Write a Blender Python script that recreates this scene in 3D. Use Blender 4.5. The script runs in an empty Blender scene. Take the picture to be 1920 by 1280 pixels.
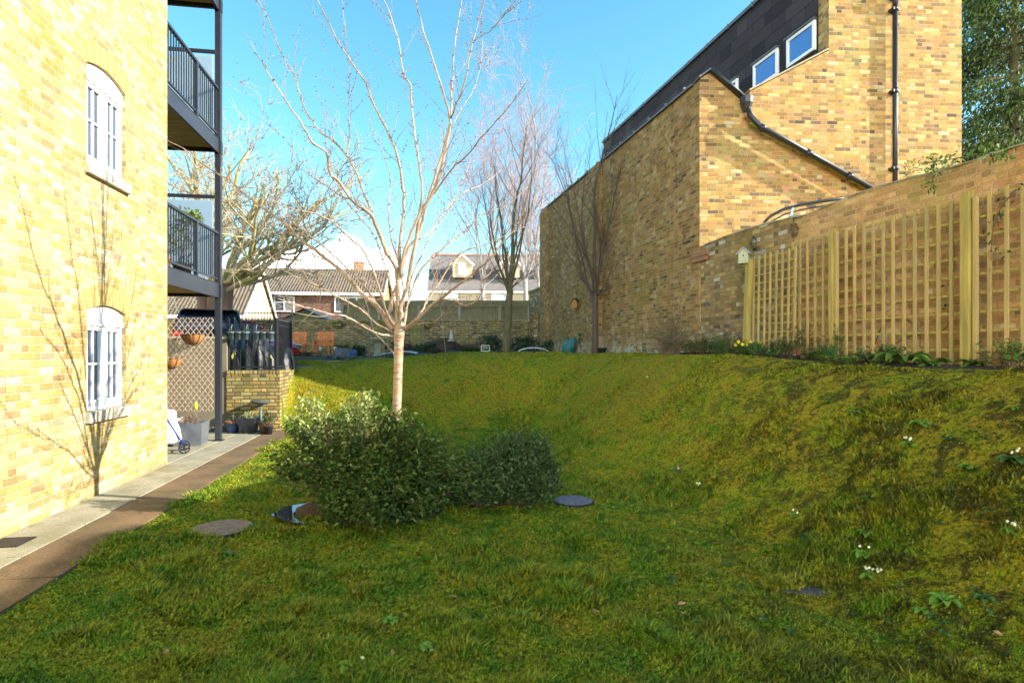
import bpy, math, random
import numpy as np
from mathutils import Vector, Matrix
S = bpy.context.scene
R = math.radians
# ------------------------------------------------------------------ camera
cd = bpy.data.cameras.new("camera"); cam = bpy.data.objects.new("camera", cd)
S.collection.objects.link(cam); S.camera = cam
cam.location = (0, 0, 1.65); cam.rotation_euler = (R(90), 0, 0)
cd.sensor_width = 36; cd.lens = 36 * 1100 / 1920; cd.shift_y = 20 / 1920
cd.clip_start = 0.05; cd.clip_end = 2000
# ------------------------------------------------------------------ light
SUN = Vector((1, -0.20, 0.452)).normalized()
EXPOSURE = 2.6
w = bpy.data.worlds.new("World"); S.world = w; w.use_nodes = True
nt = w.node_tree; N = nt.nodes; L = nt.links
N.clear()
out = N.new('ShaderNodeOutputWorld'); bg = N.new('ShaderNodeBackground'); bg.inputs[1].default_value = 0.15
sky = N.new('ShaderNodeTexSky'); sky.sky_type = 'NISHITA'; sky.sun_disc = False
sky.sun_elevation = math.asin(SUN.z); sky.sun_rotation = math.atan2(SUN.x, SUN.y)
sky.air_density = 1.0; sky.dust_density = 0.4; sky.ozone_density = 1.6
tc = N.new('ShaderNodeTexCoord'); sep = N.new('ShaderNodeSeparateXYZ'); L.new(tc.outputs['Generated'], sep.inputs[0])
def wm(op, a, b=None, c=None):
    n = N.new('ShaderNodeMath'); n.operation = op
    for i, v in enumerate((a, b, c)):
        if v is None: continue
        if isinstance(v, (int, float)): n.inputs[i].default_value = v
        else: L.new(v, n.inputs[i])
    return n.outputs[0]
# clouds: a low bank over the houses and a few wisps, plus bright unseen clouds added behind the camera to fill the shade
mp = N.new('ShaderNodeMapping'); mp.inputs['Scale'].default_value = (1, 1, 2.2); L.new(tc.outputs['Generated'], mp.inputs[0])
cn = N.new('ShaderNodeTexNoise'); cn.inputs['Scale'].default_value = 3.1; cn.inputs['Detail'].default_value = 9; cn.inputs['Roughness'].default_value = .52
L.new(mp.outputs[0], cn.inputs['Vector'])
az = wm('ABSOLUTE', wm('SUBTRACT', sep.outputs[0], -0.27))
el = wm('SUBTRACT', sep.outputs[2], 0.04)
dens = wm('ADD', wm('ADD', cn.outputs[0], wm('MULTIPLY', wm('MAXIMUM', wm('SUBTRACT', -0.1, sep.outputs[1]), 0.0), .45)), wm('MULTIPLY', wm('MAXIMUM', wm('SUBTRACT', 1.0, wm('ADD', wm('MULTIPLY', az, 3.0), wm('MULTIPLY', wm('ABSOLUTE', wm('SUBTRACT', el, .08)), 5.2))), -0.8), .36))
cr = N.new('ShaderNodeMapRange'); cr.inputs[1].default_value = .635; cr.inputs[2].default_value = .82; L.new(dens, cr.inputs[0])
cr.interpolation_type = 'SMOOTHSTEP'
hsv = N.new('ShaderNodeHueSaturation'); hsv.inputs['Hue'].default_value = .474; hsv.inputs['Saturation'].default_value = 1.25; hsv.inputs['Value'].default_value = .42
L.new(sky.outputs[0], hsv.inputs['Color'])
mx = N.new('ShaderNodeMix'); mx.data_type = 'RGBA'; L.new(cr.outputs[0], mx.inputs[0]); L.new(hsv.outputs[0], mx.inputs[6]); mx.inputs[7].default_value = (17, 16.8, 16.4, 1)
L.new(mx.outputs[2], bg.inputs[0]); L.new(bg.outputs[0], out.inputs[0])
sl = bpy.data.lights.new("sun", 'SUN'); sl.energy = 2.0; sl.angle = R(0.5); sl.color = (1, .93, .82)
so = bpy.data.objects.new("sun", sl); S.collection.objects.link(so); so.location = (20, -5, 20)
so.rotation_euler = SUN.to_track_quat('Z', 'Y').to_euler()
S.view_settings.view_transform = 'Standard'; S.view_settings.look = 'None'
S.view_settings.exposure = EXPOSURE; S.view_settings.gamma = 1
# ------------------------------------------------------------------ helpers
COL = S.collection
def P(px, py, Z): return Vector(((px - 960) / 1100 * Z, Z, 1.65 + (660 - py) / 1100 * Z))
class MB:
    def __init__(s): s.v = []; s.f = []; s.sm = []
    def add(s, vs, fs, smooth=False):
        o = len(s.v); s.v += [tuple(v) for v in vs]; s.f += [tuple(i + o for i in f) for f in fs]; s.sm += [smooth] * len(fs); return s
    def box(s, x0, x1, y0, y1, z0, z1, m=None):
        vs = [(x, y, z) for z in (z0, z1) for (x, y) in ((x0, y0), (x1, y0), (x1, y1), (x0, y1))]
        if m is not None: vs = [m @ Vector(v) for v in vs]
        return s.add(vs, [(3, 2, 1, 0), (4, 5, 6, 7), (0, 1, 5, 4), (1, 2, 6, 5), (2, 3, 7, 6), (3, 0, 4, 7)])
    def cbox(s, c, size, m=None):
        return s.box(c[0]-size[0]/2, c[0]+size[0]/2, c[1]-size[1]/2, c[1]+size[1]/2, c[2]-size[2]/2, c[2]+size[2]/2, m)
    def bar(s, a, b, wd, th, up=(0, 0, 1)):   # rectangular bar from a to b
        a = Vector(a); b = Vector(b); d = (b - a).normalized(); u = Vector(up)
        if abs(d.dot(u)) > .98: u = Vector((0, 1, 0))
        sx = d.cross(u).normalized(); sy = sx.cross(d).normalized()
        vs = []
        for p in (a, b):
            for (i, j) in ((-1, -1), (1, -1), (1, 1), (-1, 1)): vs.append(p + sx * (i * wd / 2) + sy * (j * th / 2))
        return s.add(vs, [(3, 2, 1, 0), (4, 5, 6, 7), (0, 1, 5, 4), (1, 2, 6, 5), (2, 3, 7, 6), (3, 0, 4, 7)])
    def tube(s, pts, rad, n=6, cap=True, smooth=True):
        pts = [Vector(p) for p in pts]
        if isinstance(rad, (int, float)): rad = [rad] * len(pts)
        o = len(s.v); ref = None
        for i, p in enumerate(pts):
            d = (pts[min(i + 1, len(pts) - 1)] - pts[max(i - 1, 0)])
            d = d.normalized() if d.length > 1e-9 else Vector((0, 0, 1))
            if ref is None:
                ref = d.orthogonal().normalized()
            else:
                ref = ref - d * ref.dot(d)
                ref = ref.normalized() if ref.length > 1e-6 else d.orthogonal().normalized()
            b = d.cross(ref)
            for k in range(n):
                a = 2 * math.pi * k / n
                s.v.append(tuple(p + (ref * math.cos(a) + b * math.sin(a)) * rad[i]))
        for i in range(len(pts) - 1):
            for k in range(n):
                k2 = (k + 1) % n
                s.f.append((o + i*n + k, o + i*n + k2, o + (i+1)*n + k2, o + (i+1)*n + k)); s.sm.append(smooth)
        if cap:
            s.f.append(tuple(o + k for k in range(n))[::-1]); s.sm.append(False)
            s.f.append(tuple(o + (len(pts)-1)*n + k for k in range(n))); s.sm.append(False)
        return s
    def lathe(s, prof, c=(0, 0, 0), n=20, smooth=True, sx=1, sy=1):
        o = len(s.v)
        for (r, z) in prof:
            for k in range(n):
                a = 2 * math.pi * k / n; s.v.append((c[0] + r*sx*math.cos(a), c[1] + r*sy*math.sin(a), c[2] + z))
        for i in range(len(prof) - 1):
            for k in range(n):
                k2 = (k + 1) % n; s.f.append((o + i*n+k, o + i*n+k2, o + (i+1)*n+k2, o + (i+1)*n+k)); s.sm.append(smooth)
        s.f.append(tuple(o + k for k in range(n))[::-1]); s.sm.append(False)
        s.f.append(tuple(o + (len(prof)-1)*n + k for k in range(n))); s.sm.append(False)
        return s
    def prism(s, poly, a, b, axis='y'):     # poly in (x,z) extruded along y from a to b; axis 'x': poly in (y,z)
        n = len(poly)
        if axis == 'y': vs = [(p[0], a, p[1]) for p in poly] + [(p[0], b, p[1]) for p in poly]
        elif axis == 'x': vs = [(a, p[0], p[1]) for p in poly] + [(b, p[0], p[1]) for p in poly]
        else: vs = [(p[0], p[1], a) for p in poly] + [(p[0], p[1], b) for p in poly]
        fs = [tuple(range(n)), tuple(range(2*n - 1, n - 1, -1))] + [(i, i + n, (i+1) % n + n, (i+1) % n) for i in range(n)]
        return s.add(vs, fs)
    def blob(s, c, r, seed=0, n=10, amp=.25, flat=0):
        rg = random.Random(seed); ph = [rg.uniform(0, 6.28) for _ in range(6)]
        o = len(s.v); m = n // 2 + 1
        for i in range(m):
            t = math.pi * i / (m - 1)
            for k in range(n):
                a = 2 * math.pi * k / n
                q = 1 + amp * (math.sin(2*a + ph[0]) * .4 + math.sin(3*a + ph[1] + 2*t) * .4 + math.sin(3*t + ph[2]) * .4)
                s.v.append((c[0] + r[0]*q*math.sin(t)*math.cos(a), c[1] + r[1]*q*math.sin(t)*math.sin(a), c[2] + r[2]*q*math.cos(t)))
        for i in range(m - 1):
            for k in range(n):
                k2 = (k+1) % n; s.f.append((o+i*n+k, o+(i+1)*n+k, o+(i+1)*n+k2, o+i*n+k2)); s.sm.append(not flat)
        return s
    def build(s, name, mat, parent=None, loc=None, bevel=0, recalc=False):
        me = bpy.data.meshes.new(name); me.from_pydata(s.v, [], s.f)
        me.polygons.foreach_set('use_smooth', s.sm)
        me.materials.append(mat); me.update()
        o = bpy.data.objects.new(name, me); COL.objects.link(o)
        if parent: o.parent = parent
        if loc: o.location = loc
        if bevel:
            b = o.modifiers.new('bevel', 'BEVEL'); b.width = bevel; b.segments = 2; b.limit_method = 'ANGLE'
        return o
def empty(name, loc=(0, 0, 0), rz=0):
    o = bpy.data.objects.new(name, None); COL.objects.link(o); o.location = loc; o.rotation_euler = (0, 0, rz)
    o.empty_display_size = .2
    return o
def tag(o, label, cat, group=None, kind=None):
    o['label'] = label
    if cat: o['category'] = cat
    if group: o['group'] = group
    if kind: o['kind'] = kind
    return o
def struct(o): o['kind'] = 'structure'; return o
def npmesh(name, V, F, mat, parent=None, smooth=False):
    V = np.asarray(V, dtype=np.float32).reshape(-1, 3); F = np.asarray(F, dtype=np.int32); k = F.shape[1]
    me = bpy.data.meshes.new(name); me.vertices.add(len(V)); me.vertices.foreach_set('co', V.ravel())
    me.loops.add(F.size); me.loops.foreach_set('vertex_index', F.ravel())
    me.polygons.add(len(F)); me.polygons.foreach_set('loop_start', np.arange(0, F.size, k, dtype=np.int32))
    me.update(calc_edges=True); me.validate()
    if smooth: me.polygons.foreach_set('use_smooth', np.ones(len(F), dtype=bool))
    me.materials.append(mat)
    o = bpy.data.objects.new(name, me); COL.objects.link(o)
    if parent: o.parent = parent
    return o
def copy_tree(o, parent=None):
    c = o.copy(); COL.objects.link(c)
    if parent: c.parent = parent
    for ch in list(o.children): copy_tree(ch, c)
    return c
# leaves: arrays of position, direction, length, width -> folded rhombus leaves
def leaf_arrays(pos, dirs, ln, wd, rng, fold=.25, droop=0.):
    pos = np.asarray(pos, float); d = np.asarray(dirs, float); n = len(pos)
    d = d / (np.linalg.norm(d, axis=1, keepdims=True) + 1e-9)
    rnd = rng.normal(size=(n, 3)); s = np.cross(d, rnd); s /= np.linalg.norm(s, axis=1, keepdims=True) + 1e-9
    u = np.cross(s, d)
    ln = np.broadcast_to(ln, (n,))[:, None] * rng.uniform(.6, 1.15, (n, 1)); wd = np.broadcast_to(wd, (n,))[:, None] * rng.uniform(.7, 1.15, (n, 1))
    a = pos; tip = pos + d * ln; tip[:, 2] -= droop * ln[:, 0]
    m = pos + d * ln * .45
    l = m + s * wd * .5 + u * wd * fold; r = m - s * wd * .5 + u * wd * fold
    V = np.stack([a, l, tip, r], 1).reshape(-1, 3)
    b = np.arange(n)[:, None] * 4
    F = np.concatenate([b + np.array([[0, 2, 1]]), b + np.array([[0, 3, 2]])], 0)
    return V, F
class Leaves:
    def __init__(s): s.V = []; s.F = []; s.n = 0
    def add(s, V, F): s.V.append(V); s.F.append(F + s.n); s.n += len(V)
    def build(s, name, mat, parent=None): return npmesh(name, np.concatenate(s.V), np.concatenate(s.F), mat, parent)
# ------------------------------------------------------------------ materials
class G:
    def __init__(s, name):
        s.m = bpy.data.materials.new(name); s.m.use_nodes = True; s.nt = s.m.node_tree; s.N = s.nt.nodes; s.L = s.nt.links
        s.b = s.N['Principled BSDF']; s.tc = s.N.new('ShaderNodeTexCoord')
    def set(s, inp, v):
        if isinstance(v, bpy.types.NodeSocket): s.L.new(v, inp)
        else: inp.default_value = v
    def math(s, op, a, b=None, c=None, clamp=False):
        n = s.N.new('ShaderNodeMath'); n.operation = op; n.use_clamp = clamp
        for i, v in enumerate((a, b, c)):
            if v is not None: s.set(n.inputs[i], v)
        return n.outputs[0]
    def noise(s, scale, detail=4, rough=.55, vec=None, mapping=None, dist=0):
        n = s.N.new('ShaderNodeTexNoise'); n.inputs['Scale'].default_value = scale; n.inputs['Detail'].default_value = detail
        n.inputs['Roughness'].default_value = rough; n.inputs['Distortion'].default_value = dist
        v = vec or s.tc.outputs['Object']
        if mapping:
            m = s.N.new('ShaderNodeMapping'); m.inputs['Scale'].default_value = mapping; s.L.new(v, m.inputs[0]); v = m.outputs[0]
        s.L.new(v, n.inputs['Vector']); return n.outputs['Fac']
    def ramp(s, f, stops, interp='LINEAR'):
        n = s.N.new('ShaderNodeValToRGB'); n.color_ramp.interpolation = interp; e = n.color_ramp.elements
        while len(e) < len(stops): e.new(.5)
        for i, (p, c) in enumerate(stops):
            e[i].position = p; e[i].color = (*c, 1) if not isinstance(c, (int, float)) else (c, c, c, 1)
        s.set(n.inputs[0], f); return n.outputs[0]
    def mix(s, f, a, b, mode='MIX'):
        n = s.N.new('ShaderNodeMix'); n.data_type = 'RGBA'; n.blend_type = mode; n.clamp_factor = True
        s.set(n.inputs[0], f)
        for i, v in ((6, a), (7, b)): s.set(n.inputs[i], (*v, 1) if isinstance(v, tuple) and len(v) == 3 else v)
        return n.outputs[2]
    def mr(s, v, a, b, c=0., d=1., smooth=True):
        n = s.N.new('ShaderNodeMapRange'); n.interpolation_type = 'SMOOTHSTEP' if smooth else 'LINEAR'
        s.set(n.inputs[0], v)
        for i, q in enumerate((a, b, c, d)): n.inputs[i + 1].default_value = q
        return n.outputs[0]
    def bump(s, h, strength=.4, dist=.01):
        n = s.N.new('ShaderNodeBump'); n.inputs['Strength'].default_value = strength; n.inputs['Distance'].default_value = dist
        s.L.new(h, n.inputs['Height']); s.L.new(n.outputs[0], s.b.inputs['Normal']); return n
def mat(name, c, c2=None, scale=6, rough=.7, metal=0, bump=0, bscale=30, stretch=None, spec=.5, detail=5, lo=.35, hi=.65):
    g = G(name)
    if c2 is None: c2 = tuple(x * .78 for x in c)
    f = g.noise(scale, detail, .6, mapping=stretch)
    g.set(g.b.inputs['Base Color'], g.ramp(f, [(lo, c), (hi, c2)]))
    g.b.inputs['Roughness'].default_value = rough; g.b.inputs['Metallic'].default_value = metal
    g.b.inputs['Specular IOR Level'].default_value = spec
    if bump: g.bump(g.noise(bscale, 5, .6, mapping=stretch), bump, .01)
    return g.m
def glass_mat(name, tint=(.02, .03, .04), rough=.03):
    g = G(name); g.b.inputs['Base Color'].default_value = (*tint, 1); g.b.inputs['Roughness'].default_value = rough
    g.b.inputs['Specular IOR Level'].default_value = 1.0; g.b.inputs['IOR'].default_value = 1.6
    n = g.noise(3, 2); g.bump(n, .04, .01); return g.m
def leaf_mat(name, c, c2, scale=9, rough=.45, trans=.35, c3=None):
    g = G(name); geo = g.N.new('ShaderNodeNewGeometry')
    wn = g.N.new('ShaderNodeTexWhiteNoise'); wn.noise_dimensions = '1D'; g.L.new(geo.outputs['Random Per Island'], wn.inputs['W'])
    f = g.noise(scale, 3); col = g.ramp(f, [(.35, c), (.65, c2)])
    col = g.mix(g.mr(wn.outputs['Value'], 0., .35, .6, 0), col, tuple(x * .35 for x in c)); col = g.mix(g.mr(wn.outputs['Value'], .6, 1.0, 0, .8), col, c3 or tuple(min(1, x * 1.5) for x in c2))
    g.set(g.b.inputs['Base Color'], col); g.b.inputs['Roughness'].default_value = rough + .12; g.b.inputs['Specular IOR Level'].default_value = .22
    tr = g.N.new('ShaderNodeBsdfTranslucent'); g.set(tr.inputs[0], col)
    ms = g.N.new('ShaderNodeMixShader'); ms.inputs[0].default_value = trans
    g.L.new(g.b.outputs[0], ms.inputs[1]); g.L.new(tr.outputs[0], ms.inputs[2]); g.L.new(ms.outputs[0], g.N['Material Output'].inputs[0])
    return g.m
def brick_mat(name, pal, mortar, bw=.3375, rh=.075, stain=None, moss=None, mossamt=.55, mj=.0055, paleamt=0, pale=(.5, .45, .35), course=False, contrast=1, low=None, var=(.72, .55)):
    g = G(name); N_ = g.N; L_ = g.L
    sp = N_.new('ShaderNodeSeparateXYZ'); L_.new(g.tc.outputs['Object'], sp.inputs[0])
    sn = N_.new('ShaderNodeSeparateXYZ'); L_.new(g.tc.outputs['Normal'], sn.inputs[0])
    side = g.math('GREATER_THAN', g.math('ABSOLUTE', sn.outputs[0]), g.math('ABSOLUTE', sn.outputs[1]))
    u0 = g.math('ADD', g.math('MULTIPLY', sp.outputs[1], side), g.math('MULTIPLY', sp.outputs[0], g.math('SUBTRACT', 1.0, side)))
    wob = g.noise(5, 2); wob2 = g.noise(23, 2)
    u = g.math('ADD', u0, g.math('MULTIPLY', g.math('SUBTRACT', wob2, .5), .018))
    z = g.math('ADD', sp.outputs[2], g.math('ADD', g.math('MULTIPLY', g.math('SUBTRACT', wob, .5), .02), g.math('MULTIPLY', g.math('SUBTRACT', wob2, .5), .008)))
    zr = g.math('DIVIDE', z, rh); row = g.math('FLOOR', zr); fz = g.math('FRACT', g.math('ADD', zr, 1000))
    par = g.math('FLOORED_MODULO', row, 2.0)
    rj = N_.new('ShaderNodeTexWhiteNoise'); rj.noise_dimensions = '1D'; L_.new(row, rj.inputs['W'])
    uu = g.math('ADD', g.math('ADD', g.math('DIVIDE', u, bw), g.math('MULTIPLY', par, .5)), g.math('MULTIPLY', rj.outputs['Value'], .12))
    uu = g.math('ADD', uu, 1000.0)
    per = g.math('FLOOR', uu); fr = g.math('FRACT', uu)
    ish = g.math('GREATER_THAN', fr, .6667)
    bid = g.math('ADD', g.math('MULTIPLY', per, 2.0), ish)
    cv = N_.new('ShaderNodeCombineXYZ'); L_.new(bid, cv.inputs[0]); L_.new(row, cv.inputs[1]); L_.new(side, cv.inputs[2])
    wn = N_.new('ShaderNodeTexWhiteNoise'); wn.noise_dimensions = '3D'; L_.new(cv.outputs[0], wn.inputs['Vector'])
    swn = N_.new('ShaderNodeSeparateColor'); L_.new(wn.outputs['Color'], swn.inputs[0])
    du = g.math('MULTIPLY', g.math('MINIMUM', g.math('MINIMUM', fr, g.math('ABSOLUTE', g.math('SUBTRACT', fr, .6667))), g.math('SUBTRACT', 1.0, fr)), bw)
    dv = g.math('MULTIPLY', g.math('MINIMUM', fz, g.math('SUBTRACT', 1.0, fz)), rh)
    d = g.math('MINIMUM', du, dv)
    d = g.math('ADD', d, g.math('MULTIPLY', g.math('SUBTRACT', g.noise(70, 3), .5), .005))
    mask = g.mr(d, mj - .0025, mj + .0025)
    col = g.ramp(wn.outputs['Value'], pal, 'CONSTANT')
    fine = g.noise(38, 6, .65)
    col = g.mix(g.mr(fine, .35, .75, 0, .45), col, (.06, .04, .025), 'MIX')
    vv = g.math('ADD', var[0], g.math('MULTIPLY', swn.outputs[1], var[1]))
    cc = N_.new('ShaderNodeCombineXYZ')
    for i in range(3): L_.new(vv, cc.inputs[i])
    col = g.mix(1.0, col, cc.outputs[0], 'MULTIPLY')
    big = g.noise(.9, 5, .6)
    mort = g.mix(g.noise(9, 4), mortar, tuple(x * .7 for x in mortar))
    c = g.mix(mask, mort, col)
    if stain: c = g.mix(g.mr(big, .48, .68, 0, .6), c, stain, 'MULTIPLY')
    if moss:
        ms = g.noise(1.3, 6, .65, mapping=(1, 1, .35)); c = g.mix(g.mr(ms, .5, .68, 0, mossamt), c, moss)
    if paleamt:
        pn = g.noise(1.9, 5, .7); c = g.mix(g.mr(pn, .56, .66, 0, paleamt), c, pale)
    if low:   # (z height, colour, amount): efflorescence near the base
        lw = g.math('SUBTRACT', 1.0, g.mr(g.math('ADD', sp.outputs[2], g.math('MULTIPLY', g.noise(2.2, 4), .5)), low[0], low[0] + .5))
        c = g.mix(g.math('MULTIPLY', g.math('MULTIPLY', lw, g.mr(g.noise(5, 5, .7), .42, .6)), low[2]), c, low[1])
    g.set(g.b.inputs['Base Color'], c); g.b.inputs['Roughness'].default_value = .9; g.b.inputs['Specular IOR Level'].default_value = .2
    h = g.math('ADD', g.math('MULTIPLY', mask, g.math('ADD', .8, g.math('MULTIPLY', swn.outputs[2], .4))), g.math('MULTIPLY', fine, .45))
    g.bump(h, .8, .009)
    return g.m
# ------------------------------------------------------------------ terrain
def sst(t): t = np.clip(t, 0, 1); return t * t * (3 - 2 * t)
CX, CY = 3.76, 11.76; CA = R(13.28); cA, sA = math.cos(CA), math.sin(CA)
def rb(x, y, z=0.): return Vector((CX + cA * x - sA * y, CY + sA * x + cA * y, z))   # right building frame -> world
LX, LY = -5.03, 8.56; LA = math.atan(.1545)
def lbw(x, y, z=0.): return Vector((LX + math.cos(LA) * x - math.sin(LA) * y, LY + math.sin(LA) * x + math.cos(LA) * y, z))
def d_wall(X, Y): return -((X - CX) * cA + (Y - CY) * sA)        # distance from the garden wall, to the lawn side
def d_path(X, Y): return (X - LX) * math.cos(LA) + (Y - LY) * math.sin(LA)   # distance from the flats' wall
PATHW = 1.06
def H(X, Y, fine=True):
    X = np.asarray(X, float); Y = np.asarray(Y, float)
    zt = 1.27 + .33 * sst((X + 6) / 6) + .14 * sst((Y - 14) / 8) * sst((2 - X) / 6)
    zt = np.minimum(zt, 1.62) - .14 * sst((11 - Y) / 5) * sst((X - 2) / 2)
    d1 = d_wall(X, Y) - 1.05
    w1 = 2.5 + .25 * np.sin(Y * .9)
    t1 = 1 - d1 / w1
    crest = 13.95 + .9 * sst((X + 5) / 3) ; w2 = 1.75 + 1.5 * sst((X + 5) / 3)
    t2 = 1 - (crest - Y) / w2
    k = .28; h = np.clip(.5 + .5 * (t2 - t1) / k, 0, 1); t = t1 * (1 - h) + t2 * h + k * h * (1 - h) * .9
    z = zt * sst(t)
    dp = d_path(X, Y)
    py = -(X - LX) * math.sin(LA) + (Y - LY) * math.cos(LA)
    back = py > 3.70
    z = np.where(back, np.where((dp < .73) & (py < 10.9), 1.16, z), z * sst((dp - PATHW + .1) / .8))
    far = sst((np.abs(X) - 14) / 6) ; z = np.where((X > 8) | (Y > 27), 1.3, z)
    if fine:
        lawn = sst((dp - PATHW) / .3) * np.where(Y < 26, 1, 0)
        b = .018 * np.sin(X * 5.1 + 1.3 * np.sin(Y * 3.7)) * np.cos(Y * 4.3 + X) + .012 * np.sin(X * 11 + Y * 7.3) + .03 * np.sin(X * 1.3 + .5) * np.cos(Y * 1.1) * sst(t * 2)
        for (c_x, c_y) in ((-2.70, 5.45), (.68, 6.46)): lawn = lawn * (1 - np.exp(-(((X - c_x) ** 2 + (Y - c_y) ** 2) / .14) ** 2))
        z = z + b * lawn
    return z
xs = np.unique(np.concatenate([[-700, -300, -120, -60, -30, -18], np.arange(-14, 9.01, .09), [12, 18, 30, 60, 120, 300, 700]]))
ys = np.unique(np.concatenate([[-700, -300, -100, -40, -15, -8, -4], np.arange(-2, 27.01, .09), [29, 33, 40, 60, 100, 200, 400, 900]]))
XX, YY = np.meshgrid(xs, ys); ZZ = H(XX, YY)
nx, ny = len(xs), len(ys); idx = np.arange(nx * ny).reshape(ny, nx)
F = np.stack([idx[:-1, :-1], idx[:-1, 1:], idx[1:, 1:], idx[1:, :-1]], -1).reshape(-1, 4)
def lawn_color(g, blade=False):
    geo = g.N.new('ShaderNodeNewGeometry'); v = geo.outputs['Position']
    big = g.noise(.75, 5, .6, vec=v); mid = g.noise(3.2, 5, .62, vec=v, dist=.4); sm = g.noise(14, 4, .6, vec=v)
    sp = g.N.new('ShaderNodeSeparateXYZ'); g.L.new(v, sp.inputs[0])
    # bank to the right grows more moss
    bank = g.mr(sp.outputs[2], .05, .7, 0, .09)
    f = g.math('ADD', g.math('ADD', g.math('MULTIPLY', mid, .75), g.math('MULTIPLY', big, .35)), bank)
    if blade: base = [(.38, (.07, .22, .007)), (.48, (.16, .32, .009)), (.57, (.31, .37, .012)), (.72, (.40, .33, .020))]
    else: base = [(.38, (.07, .18, .007)), (.48, (.16, .24, .009)), (.57, (.30, .31, .012)), (.72, (.38, .28, .018))]
    c = g.ramp(f, base)
    br = g.mr(g.noise(1.7, 6, .7, vec=v, dist=.6), .60, .74, 0, .6)
    c = g.mix(br, c, (.11, .065, .02))
    dk = g.noise(4.3, 6, .72, vec=v, dist=.9); c = g.mix(g.math('MULTIPLY', g.mr(dk, .47, .58, 0, .85), g.mr(g.math('SUBTRACT', sp.outputs[0], g.math('MULTIPLY', g.math('SUBTRACT', sp.outputs[1], 4.0), .35)), .3, 2.6, .12, 1)), c, (.055, .040, .012))
    yl = g.noise(7.5, 5, .7, vec=v, dist=.3); c = g.mix(g.mr(yl, .55, .66, 0, .6), c, (.36, .36, .03))
    c = g.mix(g.mr(g.noise(30, 3, .75, vec=v), .50, .58, 0, .7), c, (.030, .06, .006))
    c = g.mix(g.mr(sm, .54, .70, 0, .5), c, (.025, .05, .006)); c = g.mix(g.mr(g.noise(5.5, 5, .7, vec=v, dist=.5), .56, .66, 0, .55), c, (.03, .085, .006))
    return c, sm, v
g = G('lawn'); c, sm, v = lawn_color(g)
g.set(g.b.inputs['Base Color'], c); g.b.inputs['Roughness'].default_value = .95; g.b.inputs['Specular IOR Level'].default_value = .15
g.bump(g.math('ADD', sm, g.noise(60, 5, .7, vec=v)), 1.0, .03)
M_lawn = g.m
ground = npmesh('ground', np.stack([XX, YY, ZZ], -1), F, M_lawn, smooth=True); struct(ground)
# ---- grass blades and moss tufts (one mass)
rng = np.random.default_rng(7)
def grass(n, seed):
    rng = np.random.default_rng(seed)
    # sample with density falling as 1/r^1.6
    r = 2.3 * (24 / 2.3) ** (rng.random(n) ** 1.25); a = rng.uniform(R(-46), R(46), n)
    X = r * np.sin(a); Y = r * np.cos(a)
    ok = (d_path(X, Y) > PATHW - .05 - .04 * np.sin(Y * 5.3) - .03 * np.sin(Y * 17) + rng.normal(0, .03, n)) & (d_wall(X, Y) > .75 + .1 * np.sin(Y * 6)) & (Y < 19.5 + .25 * X + 2) & ~((Y > 12.0) & (d_path(X, Y) < .9))
    ok &= ~(((X + 1.46) / .74) ** 2 + ((Y - 6.03) / .38) ** 2 < 1) & ~(((X + .3) / .6) ** 2 + ((Y - 6.5) / .2) ** 2 < 1)
    for (cx, cy, rr) in COVERS: ok &= (X - cx) ** 2 + (Y - cy) ** 2 > rr * rr
    X, Y, r = X[ok], Y[ok], r[ok]; n = len(X)
    pt = .5 + .25 * np.sin(X * 2.3 + 2 * np.sin(Y * 1.7)) + .25 * np.sin(Y * 3.1 + 1.5 * np.sin(X * 2.9 + 1))
    tuft = pt > .72
    hh = np.where(tuft, rng.uniform(.018, .052, n), rng.uniform(.006, .019, n)) * np.clip(1 - H(X, Y, False) * .28, .5, 1)
    cr_ = np.random.default_rng(99); cc_r = 2.6 + 5.5 * cr_.random(90) ** 1.3; cc_a = cr_.uniform(R(-44), R(44), 90); boost = np.zeros(n)
    for q_r, q_a in zip(cc_r, cc_a):
        d2_ = ((X - q_r * np.sin(q_a)) ** 2 + ((Y - q_r * np.cos(q_a)) * 1.2) ** 2); boost = np.maximum(boost, np.exp(-d2_ / (.05 + .02 * q_r) ** 2))
    hh = hh + boost * rng.uniform(.02, .065, n)
    hh *= (1 + .03 * r); wd = (.0018 + .00115 * r) * rng.uniform(.7, 1.3, n)
    th = rng.uniform(0, 2 * math.pi, n); lean = rng.uniform(.2, 1.5, n) * hh
    Z = H(X, Y); b = np.stack([X, Y, Z - .004], 1)
    s = np.stack([np.cos(th), np.sin(th), 0 * th], 1); ld = np.stack([np.cos(th + 1.3), np.sin(th + 1.3), 0 * th], 1)
    up = np.array([[0, 0, 1.]])
    m = b + up * (hh * .6)[:, None] + ld * (lean * .35)[:, None]; t = b + up * hh[:, None] + ld * lean[:, None]
    V = np.stack([b - s * wd[:, None], b + s * wd[:, None], m + s * (wd * .7)[:, None], t, m - s * (wd * .7)[:, None]], 1).reshape(-1, 3)
    q = np.arange(n)[:, None] * 5
    return V, np.concatenate([q + np.array([[0, 1, 2]]), q + np.array([[0, 2, 4]]), q + np.array([[4, 2, 3]])], 0)
COVERS = [(-2.70, 5.45, .255), (.68, 6.46, .205), (2.03, 4.03, .04)]
g = G('grass_blades'); c, sm, v = lawn_color(g, True)
geo = g.N.new('ShaderNodeNewGeometry'); rv = geo.outputs['Random Per Island']
c = g.mix(g.mr(rv, .72, 1., 0, .8, False), c, (.34, .36, .05)); c = g.mix(g.mr(rv, 0., .4, .6, 0, False), c, (.03, .07, .005))
g.set(g.b.inputs['Base Color'], c); g.b.inputs['Roughness'].default_value = .6; g.b.inputs['Specular IOR Level'].default_value = .3
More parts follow.
